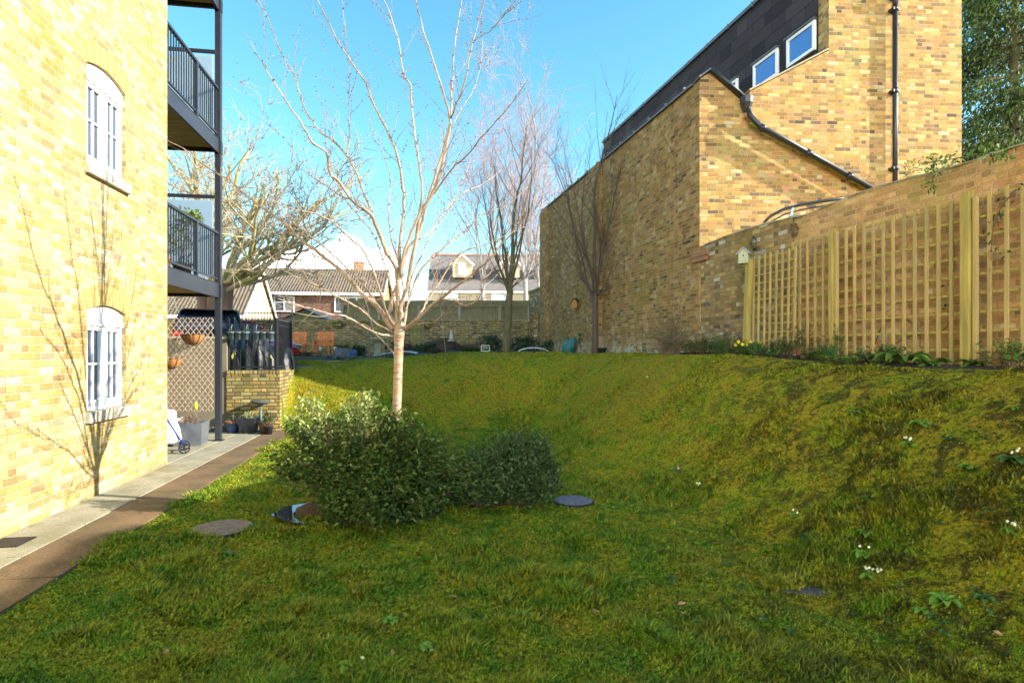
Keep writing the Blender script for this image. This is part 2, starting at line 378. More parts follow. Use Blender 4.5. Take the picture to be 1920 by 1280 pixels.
tr = g.N.new('ShaderNodeBsdfTranslucent'); g.set(tr.inputs[0], c); ms = g.N.new('ShaderNodeMixShader'); ms.inputs[0].default_value = .3
g.L.new(g.b.outputs[0], ms.inputs[1]); g.L.new(tr.outputs[0], ms.inputs[2]); g.L.new(ms.outputs[0], g.N['Material Output'].inputs[0])
V, F = grass(680000, 3); go = npmesh('grass', V, F, g.m); go['kind'] = 'stuff'; go['label'] = 'short mossy green grass covering the sunken lawn and its banks'
# ------------------------------------------------------------------ path and patio
g = G('paving')
sp = g.N.new('ShaderNodeSeparateXYZ'); g.L.new(g.tc.outputs['Object'], sp.inputs[0])
n1 = g.noise(2.5, 6, .6); n2 = g.noise(120, 4, .7)
c = g.ramp(n1, [(.35, (.46, .41, .28)), (.65, (.30, .27, .18))]); c = g.mix(g.mr(n2, .45, .62, 0, .75), c, (.13, .11, .07))
c = g.mix(g.mr(g.noise(1.1, 4), .52, .66, 0, .5), c, (.16, .15, .06)); c = g.mix(g.mr(g.noise(45, 3, .8), .58, .66, 0, .7), c, (.10, .08, .05))
g.set(g.b.inputs['Base Color'], c); g.b.inputs['Roughness'].default_value = .85; g.bump(n2, .5, .004)
M_pave = g.m
g = G('paving_brown'); n1 = g.noise(2.5, 6, .6); n2 = g.noise(110, 4, .7)
c = g.ramp(n1, [(.35, (.25, .145, .06)), (.65, (.13, .080, .038))]); c = g.mix(g.mr(n2, .46, .62, 0, .8), c, (.05, .038, .02)); c = g.mix(g.mr(g.noise(28, 4, .8), .56, .66, 0, .6), c, (.34, .24, .14))
c = g.mix(g.mr(g.noise(1.4, 5), .5, .68, 0, .7), c, (.07, .07, .025))
g.set(g.b.inputs['Base Color'], c); g.b.inputs['Roughness'].default_value = .9; g.bump(n2, .5, .004)
M_pave2 = g.m
pe = empty('path', (LX, LY, 0), LA); struct(pe)
mb = MB(); mb2 = MB(); y = -13.
while y < 3.65:
    mb.box(.012, .513, y + .008, y + .89, -.05, .022); mb2.box(.527, 1.05, y + .40, y + 1.28, -.05, .022 if int(y * 7) % 3 else .019); y += .9
mb.build('slab_strip', M_pave, pe, bevel=.004); mb2.build('slab_strip', M_pave2, pe, bevel=.004)
mb = MB()
for i in range(5):
    for j in range(5): mb.box(-3.6 + i * .72, -2.888 + i * .72, .02 + j * .72, .732 + j * .72, -.05, .021)
mb.build('patio_slabs', M_pave, pe, bevel=.004)
M_soil = mat('soil', (.045, .03, .018), (.02, .014, .009), 12, .95, bump=1, bscale=40)
M_dark = mat('dark_metal', (.018, .019, .024), (.03, .03, .035), 5, .38, metal=.2)
M_iron = mat('cast_iron', (.30, .23, .18), (.18, .14, .12), 14, .7, bump=.3, bscale=60)
# joint base below the slabs
mb = MB(); mb.box(0, PATHW, -13, 3.7, -.06, .004); mb.build('joint_bed', mat('grit', (.07, .06, .03), (.06, .09, .015), 30, .95), pe)
# ------------------------------------------------------------------ manhole covers, drain, puddle
def cover(x, y, r, label, mt, sides=32, sq=False):
    z = float(H(x, y, False)) + .008
    e = empty('manhole_cover', (x, y, z)); tag(e, label, 'manhole cover')
    MB().lathe([(r, -.02), (r, .010), (r - .012, .014)], n=sides, smooth=False).build('rim', M_dark, e)
    mb = MB().lathe([(r - .016, 0), (r - .016, .017)], n=sides, smooth=False)
    k = int(r / .03)
    for i in range(-k, k + 1):
        for j in range(-k, k + 1):
            if math.hypot(i, j) * .03 < r - .035: mb.cbox((i * .03, j * .03, .0185), (.019, .012, .004))
    mb.build('plate', mt, e); return e
cover(-2.70, 5.45, .275, 'round rusty brown manhole cover in the lawn beside the path', M_iron)
cover(.68, 6.46, .225, 'round slate grey manhole cover to the right of the dark rounded shrub', mat('cover_grey', (.19, .19, .23), (.13, .13, .16), 20, .6, bump=.2))
e = empty('stone_slab', (2.03, 4.03, float(H(2.03, 4.03)))); tag(e, 'sunken grey stone slab half overgrown by grass at the foot of the bank', 'stone slab')
MB().prism([(-.17, .02), (-.08, .08), (.05, .09), (.18, -.02), (.08, -.07), (-.05, -.03)], -.03, .012, 'z').build('slab', mat('slate', (.07, .075, .09), (.05, .055, .06), 15, .7), e)
dr = empty('drain_grate', tuple(lbw(.19, -3.62, .024)), LA); tag(dr, 'black plastic drain grating set in the path beside the brick wall', 'drain')
mb = MB()
for i in range(9): mb.box(-.13, .13, -.13 + i * .031, -.118 + i * .031, 0, .01)
for i in range(9): mb.box(-.13 + i * .031, -.118 + i * .031, -.13, .13, -.001, .008)
mb.build('grating', M_dark, dr); MB().box(-.13, .13, -.13, .13, -.015, -.004).build('well', M_soil, dr)
# shrub bed
rg = random.Random(4)
mb = MB(); pts = []; n = 40
for (cx, cy, rx, ry, hh) in ((-1.46, 6.03, .76, .40, .13), (-.30, 6.5, .62, .22, .05)):
    o = len(mb.v); mb.v.append((cx, cy, hh))
    rings = ((.5, .85), (.85, .5), (1.0, .04), (1.06, -.3))
    for (q, hz) in rings:
        for k in range(n):
            a = 2 * math.pi * k / n; q2 = q * (1 + .05 * math.sin(3 * a + cx) + .03 * math.sin(7 * a)); mb.v.append((cx + rx * q2 * math.cos(a), cy + ry * q2 * math.sin(a), hh * hz + .01 * rg.random() + .012))
    for k in range(n): mb.f.append((o, o + 1 + k, o + 1 + (k + 1) % n)); mb.sm.append(True)
    for i in range(3):
        for k in range(n): mb.f.append((o + 1 + i*n + k, o + 1 + (i+1)*n + k, o + 1 + (i+1)*n + (k+1) % n, o + 1 + i*n + (k+1) % n)); mb.sm.append(True)
M_bark = mat('bark_chips', (.10, .055, .03), (.03, .02, .014), 22, .9, bump=1, bscale=45)
struct(mb.build('shrub_bed', M_bark))
g = G('puddle_water'); g.b.inputs['Base Color'].default_value = (.01, .01, .008, 1); g.b.inputs['Roughness'].default_value = .02; g.b.inputs['Specular IOR Level'].default_value = 1; g.bump(g.noise(9, 3), .05, .01)
mb = MB(); mb.v = []; n = 26
for k in range(n + 1):
    a = R(136 + 92 * k / n); wv = math.sin(math.pi * k / n)
    for q in (.0, 1.0):
        rr = .80 + (.03 + .17 * wv) * q * (1 + .12 * math.sin(k * .9)); mb.v.append((-1.40 + rr * math.cos(a), 5.98 + rr * .72 * math.sin(a), .036))
for k in range(n): mb.f.append((2*k, 2*k+1, 2*k+3, 2*k+2)); mb.sm.append(False)
p = mb.build('puddle', g.m); struct(p)
# ------------------------------------------------------------------ left brick flats
LPAL = [(0, (.50, .36, .12)), (.16, (.56, .43, .19)), (.32, (.48, .34, .13)), (.48, (.60, .48, .26)), (.64, (.53, .40, .16)), (.78, (.60, .51, .32)), (.91, (.42, .28, .13)), (.97, (.50, .35, .23))]
M_lbrick = brick_mat('yellow_stock_brick', LPAL, (.58, .47, .25), mj=.0068, var=(.76, .26), stain=(.8, .66, .42))
M_white = mat('white_paint', (.82, .82, .80), (.78, .78, .76), 4, .35)
M_stone = mat('sill_stone', (.50, .44, .33), (.34, .31, .25), 9, .85, bump=.3)
M_glass = glass_mat('window_glass', (.03, .05, .09))
lb = empty('apartment_building', (LX, LY, 0), LA); tag(lb, 'tall yellow brick block of flats in full sun with white arched windows', 'building')
WY0, WY1 = -2.085, -1.215
WINS = [(WY0, WY1, .986, 2.115, 2.195), (WY0, WY1, 3.756, 4.865, 4.955), (WY0, WY1, 6.526, 7.635, 7.725), (-7.6, -6.73, .986, 2.115, 2.195), (-7.6, -6.73, 3.756, 4.865, 4.955)]
def arch(y0, y1, zs, zc, n=12):
    c = (y0 + y1) / 2; hw = (y1 - y0) / 2; rise = zc - zs; rr = (hw * hw + rise * rise) / (2 * rise)
    return [(y0 + (y1 - y0) * k / n, zc - rr + math.sqrt(rr * rr - (y0 + (y1 - y0) * k / n - c) ** 2)) for k in range(n + 1)]
mb = MB(); TOP = 11.2; YB = -14.
def wq(y0, y1, z0, z1): mb.add([(0, y0, z0), (0, y1, z0), (0, y1, z1), (0, y0, z1)], [(0, 1, 2, 3)])
for (ca, cb) in ((-7.6, -6.73), (WY0, WY1)):
    z = 0
    for (y0, y1, z0, zs, zc) in sorted([w_ for w_ in WINS if abs(w_[0] - ca) < .01], key=lambda w_: w_[2]):
        wq(y0, y1, z, z0)
        ar = arch(y0, y1, zs, zc); ztop = zc + .02
        for k in range(len(ar) - 1): mb.add([(0, ar[k][0], ar[k][1]), (0, ar[k+1][0], ar[k+1][1]), (0, ar[k+1][0], ztop), (0, ar[k][0], ztop)], [(0, 1, 2, 3)])
        D = -.1
        for (a, b) in zip(ar[:-1], ar[1:]): mb.add([(0, a[0], a[1]), (0, b[0], b[1]), (D, b[0], b[1]), (D, a[0], a[1])], [(3, 2, 1, 0)])
        mb.add([(0, y0, z0), (0, y0, zs), (D, y0, zs), (D, y0, z0)], [(0, 1, 2, 3)]); mb.add([(0, y1, z0), (0, y1, zs), (D, y1, zs), (D, y1, z0)], [(3, 2, 1, 0)])
        mb.add([(0, y0, z0), (0, y1, z0), (D, y1, z0), (D, y0, z0)], [(3, 2, 1, 0)])
        z = ztop
    wq(ca, cb, z, TOP)
wq(YB, -7.6, 0, TOP); wq(-6.73, WY0, 0, TOP); wq(WY1, 0, 0, TOP)
mb.add([(0, 0, 0), (-9, 0, 0), (-9, 0, TOP), (0, 0, TOP)], [(0, 1, 2, 3)]); mb.add([(0, YB, 0), (-9, YB, 0), (-9, YB, TOP), (0, YB, TOP)], [(3, 2, 1, 0)])
mb.add([(-9, 0, 0), (-9, YB, 0), (-9, YB, TOP), (-9, 0, TOP)], [(0, 1, 2, 3)]); mb.add([(0, 0, TOP), (-9, 0, TOP), (-9, YB, TOP), (0, YB, TOP)], [(0, 1, 2, 3)])
mb.build('wall', M_lbrick, lb)
M_vouss = [mat('gauged_brick', (.48, .30, .08), (.42, .27, .09), 30, .9), mat('gauged_brick_pale', (.55, .38, .13), (.47, .32, .12), 30, .9)]
for (y0, y1, z0, zs, zc) in WINS:
    wf = empty('window', (0, 0, 0)); wf.parent = lb
    f = MB(); X0, X1 = -.095, -.045
    f.box(X0, X1, y0 + .002, y0 + .055, z0 + .002, zs - .01); f.box(X0, X1, y1 - .055, y1 - .002, z0 + .002, zs - .01)
    f.box(X0, X1 + .004, y0 + .055, y1 - .055, z0 + .002, z0 + .06)
    ar = arch(y0 + .003, y1 - .003, zs - .006, zc - .006)
    poly = [(y1 - .003, zs - .14), (y0 + .003, zs - .14)] + ar
    f.prism(poly, X0, X1 + .008, 'x')
    f.box(X0, X1 + .022, y0 + .01, y1 - .01, zs - .165, zs - .135)
    c = (y0 + y1) / 2; f.box(X0, X1 + .002, c - .035, c + .035, z0 + .06, zs - .165)
    f.build('frame', M_white, wf, bevel=.003)
    for (a, b) in ((y0 + .058, c - .037), (c + .037, y1 - .058)):
        s = MB(); za, zb = z0 + .064, zs - .169
        s.box(-.088, -.040, a, a + .045, za, zb); s.box(-.088, -.040, b - .045, b, za, zb); s.box(-.088, -.040, a + .045, b - .045, za, za + .05); s.box(-.088, -.040, a + .045, b - .045, zb - .05, zb)
        m_ = (a + b) / 2; s.box(-.083, -.047, m_ - .012, m_ + .012, za + .05, zb - .05)
        zm = za + (zb - za) * .52; s.box(-.082, -.049, a + .045, m_ - .012, zm - .012, zm + .012); s.box(-.082, -.049, m_ + .012, b - .045, zm - .012, zm + .012)
        s.build('casement', M_white, wf, bevel=.002)
        MB().box(-.075, -.069, a + .04, b - .04, za + .04, zb - .04).build('pane', M_glass, wf)
    MB().box(-.6, -.08, y0 - .01, y1 + .01, z0, zs).build('interior', mat('dark_room', (.05, .05, .055), None, 3, .9), wf) if False else None
    MB().box(-.06, .055, y0 - .035, y1 + .045, z0 - .125, z0 - .001).build('sill', M_stone, wf, bevel=.006)
    v = MB(); v2 = MB(); n = 15; rise = zc - zs; hw = (y1 - y0) / 2; rr = (hw * hw + rise * rise) / (2 * rise); cy = (y0 + y1) / 2; cz = zc - rr; am = math.asin((hw + .06) / rr)
    for k in range(n):
        a0 = -am + 2 * am * k / n + .004; a1 = -am + 2 * am * (k + 1) / n - .004
        q = [(cy + (rr + e_) * math.sin(a), cz + (rr + e_) * math.cos(a)) for (a, e_) in ((a0, .006), (a1, .006), (a1, .23), (a0, .23))]
        (v if k % 2 else v2).prism(q, -.01, .003, 'x')
    v.build('lintel_bricks', M_vouss[0], lb); v2.build('lintel_bricks', M_vouss[1], lb)
# ------------------------------------------------------------------ balconies on the end of the flats
def bpart(n, mb, m, par, bev=0): return mb.build(n, m, par, bevel=bev)
M_steel = mat('grey_steel', (.05, .052, .065), (.038, .04, .05), 3, .35, metal=.3)
M_deck = mat('deck_boards', (.50, .30, .10), (.30, .20, .05), 3, .8, bump=.3, stretch=(1, 9, 9))
M_frost = mat('frosted_glass', (.42, .50, .58), (.36, .44, .52), 1, .25)
g = G('frosted_screen'); g.b.inputs['Base Color'].default_value = (.62, .74, .84, 1); g.b.inputs['Roughness'].default_value = .3
tr = g.N.new('ShaderNodeBsdfTranslucent'); tr.inputs[0].default_value = (.8, .9, .97, 1); ms = g.N.new('ShaderNodeMixShader'); ms.inputs[0].default_value = .75
g.L.new(g.b.outputs[0], ms.inputs[1]); g.L.new(tr.outputs[0], ms.inputs[2]); g.L.new(ms.outputs[0], g.N['Material Output'].inputs[0]); M_frost = g.m
PY = 2.30
def balcony(z, label, screen):
    e = empty('balcony', tuple(lbw(0, 0, z)), LA); tag(e, label, 'balcony', 'balconies stacked on the end of the flats')
    f = MB(); f.box(-.06, -.012, .012, PY - .055, 0, .24); f.box(-3.3, -.062, PY - .11, PY - .06, 0, .16); f.box(-3.3, -.062, .012, .07, .02, .2)
    f.box(-.045, -.006, .012, PY - .055, -.012, -.001); f.box(-.075, -.006, .012, PY - .055, .242, .252)
    f.build('fascia_beam', M_steel, e)
    d = MB()
    for i in range(11): d.box(-3.28, -.065, .08 + i * .189, .08 + i * .189 + .175, .055, .08)
    d.build('underside_boards', M_deck, e)
    d = MB()
    for i in range(15): d.box(-3.28, -.065, .03 + i * .148, .03 + i * .148 + .14, .21, .238)
    d.build('deck', mat('deck_top', (.30, .22, .12), (.2, .16, .09), 6, .8), e)
    t = z; r = MB()
    r.bar((-.036, .02, .335), (-.036, PY - .07, .335), .03, .03); r.bar((-.036, .02, 1.17), (-.036, PY - .06, 1.17), .055, .04)
    r.build('handrail', M_steel, e)
    for yy in (1.21,): MB().box(-.065, -.008, yy - .03, yy + .03, .245, 1.15).build('railing_post', M_steel, e)
    b = MB()
    for i in range(1, 23):
        yy = .02 + i * .098
        if abs(yy - 1.21) > .045: b.box(-.044, -.028, yy - .008, yy + .008, .35, 1.15)
    b.build('balusters', M_steel, e)
    s = MB(); s.box(-3.2, -.06, PY - .10, PY - .06, 1.80, 1.86); s.build('top_rail', M_steel, e)
    MB().box(-3.1 if not screen else -.86, -.10, PY - .088, PY - .078, .35 if screen else .35, 1.76).build('privacy_screen', M_frost, e)
    m = MB()
    for xx in (-.97,): m.box(xx - .03, xx + .03, PY - .11, PY - .06, .16, 1.80)
    m.build('screen_post', M_steel, e)
    return e
b1 = balcony(2.66, 'lowest balcony with dark railings, leafy plants and a frosted side screen', False)
b2 = balcony(5.31, 'middle balcony with dark railings seen from below against blue sky', True)
b3 = balcony(7.93, 'topmost balcony of which only the underside shows at the top of the picture', True)
po = empty('balcony_post', tuple(lbw(-.035, PY, .022)), LA); tag(po, 'tall dark grey steel post carrying the outer corner of the balconies', 'post')
MB().box(-.05, .05, -.05, .05, 0, 11).build('shaft', M_steel, po, bevel=.004)
for z in (2.66, 5.31, 7.93): MB().box(-.056, .056, -.056, .056, z - .03, z + .2).build('collar', M_dark, po)
MB().box(-.09, .09, -.09, .09, 0, .012).build('base_plate', M_dark, po)
# plants and things on the lowest balcony
lr = np.random.default_rng(11)
def bush_leaves(Lv, c, r, n, ln, wd, rng, up=.4, shell=.55, droop=.1):
    d = rng.normal(size=(n, 3)); d /= np.linalg.norm(d, axis=1, keepdims=True)
    q = rng.uniform(shell, 1, (n, 1)) ** .7
    clump = rng.normal(size=(max(4, n // 40), 3)); clump /= np.linalg.norm(clump, axis=1, keepdims=True)
    q = q * (.8 + .28 * np.max(d @ clump.T, axis=1, keepdims=True) ** 6)
    p = np.array(c) + d * q * np.array(r)
    dd = d + rng.normal(0, .5, (n, 3)); dd[:, 2] += up
    V, F = leaf_arrays(p, dd, ln, wd, rng, droop=droop); Lv.add(V, F)
M_lfy = leaf_mat('climber_leaf', (.10, .17, .02), (.20, .24, .04)); M_lfd = leaf_mat('dark_leaf', (.03, .06, .018), (.05, .09, .03))
M_lfm = leaf_mat('mid_leaf', (.05, .10, .02), (.09, .14, .03))
M_wood = mat('grey_wood', (.20, .17, .13), (.13, .11, .08), 10, .85, stretch=(1, 1, .2))
def potplant(loc, label, cat, potr, poth, potmat, leafmat, spots, n, ln, wd, seed, stems=True, group=None, square=False):
    e = empty('potted_plant', loc); tag(e, label, cat, group); rng = np.random.default_rng(seed); rgn = random.Random(seed)
    MB().lathe([(potr * .72, 0), (potr * .95, poth * .86), (potr * 1.06, poth * .87), (potr * 1.06, poth), (potr * .92, poth), (potr * .9, poth * .9)], n=4 if square else 18, smooth=not square).build('pot', potmat, e)
    st = MB(); Lv = Leaves()
    for (c, r) in spots:
        for k in range(5):
            a = Vector((rgn.uniform(-.4, .4) * potr, rgn.uniform(-.4, .4) * potr, poth * .9)); t = Vector(c) + Vector((rgn.uniform(-1, 1) * r[0], rgn.uniform(-1, 1) * r[1], rgn.uniform(-.5, .8) * r[2]))
            m_ = (a + t) / 2 + Vector((rgn.uniform(-.03, .03), rgn.uniform(-.03, .03), .05)); st.tube([a, m_, t], [.006, .004, .002], 4)
        bush_leaves(Lv, c, r, n, ln, wd, rng, shell=.1)
    st.build('stems', M_wood, e); Lv.build('leaves', leafmat, e); return e
M_terra = mat('terracotta', (.36, .15, .07), (.26, .10, .05), 8, .8)
pz = 2.66 + .24
p = potplant(tuple(lbw(-.45, 1.75, pz)), 'bushy green climber rising through the railings of the lowest balcony', 'plant', .16, .3, M_dark, M_lfy, [((-.05, -.1, .75), (.25, .35, .35)), ((.05, .1, 1.1), (.3, .3, .2)), ((.25, -.1, 1.05), (.15, .2, .12))], 260, .06, .035, 3)
p = potplant(tuple(lbw(-.5, 1.0, pz)), 'yellow green shrub in a pot behind the lowest balcony railings', 'plant', .16, .28, M_terra, M_lfy, [((0, 0, .6), (.3, .35, .3))], 300, .05, .03, 5)
p = potplant(tuple(lbw(-.45, .4, pz)), 'low yellowish plant behind the left end of the lowest balcony railings', 'plant', .14, .25, M_dark, M_lfy, [((0, 0, .5), (.25, .25, .22))], 220, .05, .03, 6)
t = empty('balcony_table', tuple(lbw(-1.1, 1.0, pz)), LA); tag(t, 'dark round table standing behind the railings of the lowest balcony', 'table')
MB().lathe([(.34, .70), (.36, .72), (.34, .74)], n=24).build('tabletop', M_dark, t)
for k in range(4): a = k * math.pi / 2 + .5; MB().tube([(.27 * math.cos(a), .27 * math.sin(a), 0), (.2 * math.cos(a), .2 * math.sin(a), .7)], .013, 6).build('leg', M_dark, t)
# ------------------------------------------------------------------ wall light stub / gutter on flats (none seen) ; lattice and ground-floor things
M_tan = mat('lattice_wood', (.74, .55, .38), (.60, .42, .28), 12, .7)
la = empty('lattice_screen', tuple(lbw(0, 2.24, 0)), LA - R(8.8)); tag(la, 'tan diamond wooden lattice screen under the lowest balcony', 'lattice')
# local x from -1.75 to -.12 , z .56..2.30
mb = MB(); x0, x1, z0, z1 = -1.75, -.11, .56, 2.28; sp = .105; slope = 1.28
k = x0 - (z1 - z0) / slope
def clipseg(a, sgn):
    pts = []
    # line z = z0 + sgn*slope*(x-a)
    xa, xb = x0, x1
    za, zb = z0 + sgn * slope * (xa - a), z0 + sgn * slope * (xb - a)
    if sgn > 0: xa = max(xa, a); xb = min(xb, a + (z1 - z0) / slope)
    else: xb = min(xb, a); xa = max(xa, a - (z1 - z0) / slope)
    if xb - xa < .01: return None
    return ((xa, z0 + sgn * slope * (xa - a)), (xb, z0 + sgn * slope * (xb - a)))
a = x0 - (z1 - z0) / slope
while a < x1:
    q = clipseg(a, 1)
    if q: mb.bar((q[0][0], -.006, q[0][1]), (q[1][0], -.006, q[1][1]), .016, .006, (0, 1, 0))
    a += sp
a = x0
while a < x1 + (z1 - z0) / slope:
    q = clipseg(a, -1)
    if q: mb.bar((q[0][0], .001, q[0][1]), (q[1][0], .001, q[1][1]), .016, .006, (0, 1, 0))
    a += sp
mb.build('lattice_strips', M_tan, la)
m = MB(); m.box(-1.42, -1.32, .03, .09, 0.02, 2.6); m.build('brown_post', mat('brown_wood', (.10, .05, .035), (.07, .035, .025), 8, .8), la)
M_coir = mat('coir', (.55, .25, .07), (.33, .14, .04), 26, .95, bump=1, stretch=(3, 3, .5))
def basket(x, z, label):
    e = empty('hanging_basket', tuple(la.matrix_basis @ Vector((x, -.03, z)))); tag(e, label, 'hanging basket', 'coir baskets hanging on the lattice')
    n = 18; o = MB(); prof = [(.02, -.19), (.10, -.165), (.165, -.10), (.205, -.02), (.21, .0), (.185, .005), (.15, -.04)]
    for (r, zz) in prof:
        for k in range(n): a = math.pi * k / (n - 1); rr = r * (1 + .05 * math.cos(k * 2.6)); o.v.append((rr * math.cos(a), -rr * .8 * math.sin(a), zz))
    for i in range(len(prof) - 1):
        for k in range(n - 1): o.f.append((i*n+k, i*n+k+1, (i+1)*n+k+1, (i+1)*n+k)); o.sm.append(True)
    o.build('liner', M_coir, e)
    w_ = MB()
    for k in range(0, n, 3): a = math.pi * k / (n - 1); w_.tube([(q * 1.04 * math.cos(a), -q * .84 * math.sin(a), zz) for (q, zz) in prof[:5]], .004, 4)
    w_.tube([(.212 * math.cos(math.pi * k / 17), -.172 * math.sin(math.pi * k / 17), .0) for k in range(18)], .005, 4)
    w_.build('wire_frame', M_dark, e)
basket(-.47, 1.97, 'orange coir basket hanging high on the lattice, the right one of the two')
basket(-.88, 1.53, 'orange coir basket hanging lower on the lattice beside the brick corner')
# retaining wall of the car park: rendered part, brick part with capping
RPAL = [(0, (.42, .28, .08)), (.2, (.52, .36, .12)), (.4, (.34, .24, .08)), (.55, (.46, .36, .15)), (.7, (.30, .20, .08)), (.8, (.40, .33, .13)), (.92, (.22, .17, .09))]
M_rbrick = brick_mat('retaining_brick', RPAL, (.11, .10, .05), mj=.0085, moss=(.10, .12, .03), mossamt=.5)
M_render = mat('cream_render', (.24, .20, .13), (.18, .15, .10), 3, .9, bump=.15)
rw = empty('retaining_wall', tuple(lbw(0, 0, 0)), LA); tag(rw, 'low yellow brick retaining wall of the car park under black railings', 'wall')
mb = MB(); mb.box(-.30, .75, 3.60, 3.84, 0, 1.17); mb.box(.53, .75, 3.84, 5.35, .0, 1.17); mb.build('brick_wall', M_rbrick, rw)
mb = MB()
for i in range(14):
    mb.box(-.29 + i * .075, -.29 + i * .075 + .066, 3.585, 3.86, 1.172, 1.275)
for i in range(20): mb.box(.515, .765, 3.865 + i * .075, 3.931 + i * .075, 1.172, 1.275)
mb.build('capping', M_rbrick, rw, bevel=.004)
rd = empty('rendered_wall', tuple(lbw(0, 0, 0)), LA); tag(rd, 'plain cream rendered wall behind the wooden lattice', 'wall')
MB().box(-9, -.302, 3.62, 3.82, 0, 1.92).build('wall', M_render, rd); MB().box(-9, -.302, 3.60, 3.84, 1.922, 1.97).build('coping', M_stone, rd)
# lit house-wall seen to the left under the balcony is part of the flats' far side; railings
def railing(name, a, b, z0, z1, step, label, spikes=True, th=.009, par=None, posts=()):
    a = Vector(a); b = Vector(b); e = empty(name, (a.x, a.y, 0)); tag(e, label, 'railing'); d = b - a; Ln = d.length; d = d / Ln; o = Vector((0, 0, 0))
    m = MB(); p0 = o; p1 = d * Ln
    for zz in (z0 + .06, z1 - .10): MB().bar((p0.x, p0.y, zz), (p1.x, p1.y, zz), .012, .035).build('rail', M_dark, e)
    m = MB(); n = int(Ln / step)
    for i in range(n + 1):
        q = d * (i * Ln / n); m.cbox((q.x, q.y, (z0 + z1) / 2), (th * 2, th * 2, z1 - z0 - .02))
        if spikes: m.lathe([(.004, z1 - .03), (.016, z1), (.001, z1 + .06)], (q.x, q.y, 0), 5)
    m.build('bars', M_dark, e)
    for t_ in (0, Ln): q = d * t_; MB().cbox((q.x, q.y, (z0 + z1) / 2), (.05, .05, z1 - z0 + .06)).build('railing_post', M_dark, e)
    return e
railing('railing', lbw(-.30, 3.72, 0), lbw(.64, 3.72, 0), 1.28, 2.33, .105, 'black iron railing on top of the brick retaining wall, facing the lawn')
railing('railing', lbw(.64, 3.80, 0), lbw(.64, 5.15, 0), 1.28, 2.33, .105, 'black iron railing running back along the side of the car park')
cp = MB(); cp.box(-14, .528, 3.86, 10.8, 1.05, 1.24); s_ = cp.build('car_park', mat('asphalt', (.07, .07, .072), (.05, .05, .052), 40, .9, bump=.4, bscale=90)); s_.location = tuple(lbw(0, 0, 0)); s_.rotation_euler = (0, 0, LA); struct(s_)
# trough planters hooked over the railing
M_tro = mat('trough_plastic', (.13, .19, .20), (.10, .15, .16), 8, .5)
def trough(x, label):
    e = empty('trough_planter', tuple(lbw(x, 3.62, 2.07)), LA); tag(e, label, 'planter', 'grey green troughs on the railing')
    m = MB()
    for k in range(3): m.lathe([(.062, -.16), (.075, -.03), (.082, -.03), (.082, 0), (.07, 0), (.07, -.02)], ((k - 1) * .135, 0, 0), 14)
    m.build('trough', M_tro, e)
    for s in (-1, 1):
        MB().tube([(s * .15, .02, 0), (s * .15, .03, .10), (s * .15, .07, .15), (s * .15, .12, .12), (s * .15, .12, .04)], .009, 5).build('hook', M_tro, e)
    Lv = Leaves(); r = np.random.default_rng(int(x * 100) + 50)
    for k in range(3): bush_leaves(Lv, ((k - 1) * .135, 0, .01), (.07, .05, .04), 50, .03, .014, r)
    Lv.build('dead_plants', leaf_mat('dry_leaf', (.22, .13, .07), (.14, .10, .05)), e)
trough(-.07, 'grey green trough of dead plants hooked on the railing, left of two'); trough(.42, 'grey green trough of dead plants hooked on the railing, right of two')
# motorbike cover
g = G('black_cover'); g.b.inputs['Base Color'].default_value = (.016, .017, .02, 1); g.b.inputs['Roughness'].default_value = .42; g.bump(g.noise(7, 5, .6, mapping=(1, 1, .25)), .8, .06)
e = empty('covered_motorbike', tuple(lbw(.05, 4.75, 1.24)), LA + R(6)); tag(e, 'motorbike under a creased black cover behind the railings', 'motorbike cover')
m = MB(); nu, nv = 40, 14
for i in range(nu + 1):
    u = i / nu; x = -.75 + 1.5 * u
    hgt = .55 + .45 * math.exp(-((u - .42) / .16) ** 2) + .16 * math.exp(-((u - .1) / .1) ** 2) - .2 * max(0, u - .8)
    for j in range(nv + 1):
        a = math.pi * j / nv; wv = .30 + .10 * math.sin(u * math.pi) + .02 * math.sin(u * 37 + j); zz = max(.02, hgt * math.sin(a) ** .55); yy = -wv * math.cos(a) * (1 - .45 * math.sin(a) ** 3)
        m.v.append((x * (1 - .12 * math.sin(a)), yy + .012 * math.sin(i * 1.7 + j * .6), zz + .012 * math.sin(i * 1.1)))
for i in range(nu):
    for j in range(nv): k = i * (nv + 1) + j; m.f.append((k, k + nv + 1, k + nv + 2, k + 1)); m.sm.append(True)
for s in (0, nu): m.f.append(tuple(s * (nv + 1) + j for j in range(nv + 1))); m.sm.append(False)
m.build('cover', g.m, e)
M_yfl = mat('yellow_flash', (.55, .62, .10), None, 4, .5)
MB().add([(-.52, -.36, .33), (-.44, -.365, .45), (-.43, -.365, .37), (-.5, -.365, .25)], [(0, 1, 2, 3)]).build('reflective_flash', M_yfl, e); MB().add([(.26, -.38, .24), (.29, -.375, .36), (.34, -.375, .24), (.30, -.38, .18)], [(0, 1, 2, 3)]).build('reflective_flash', M_yfl, e)
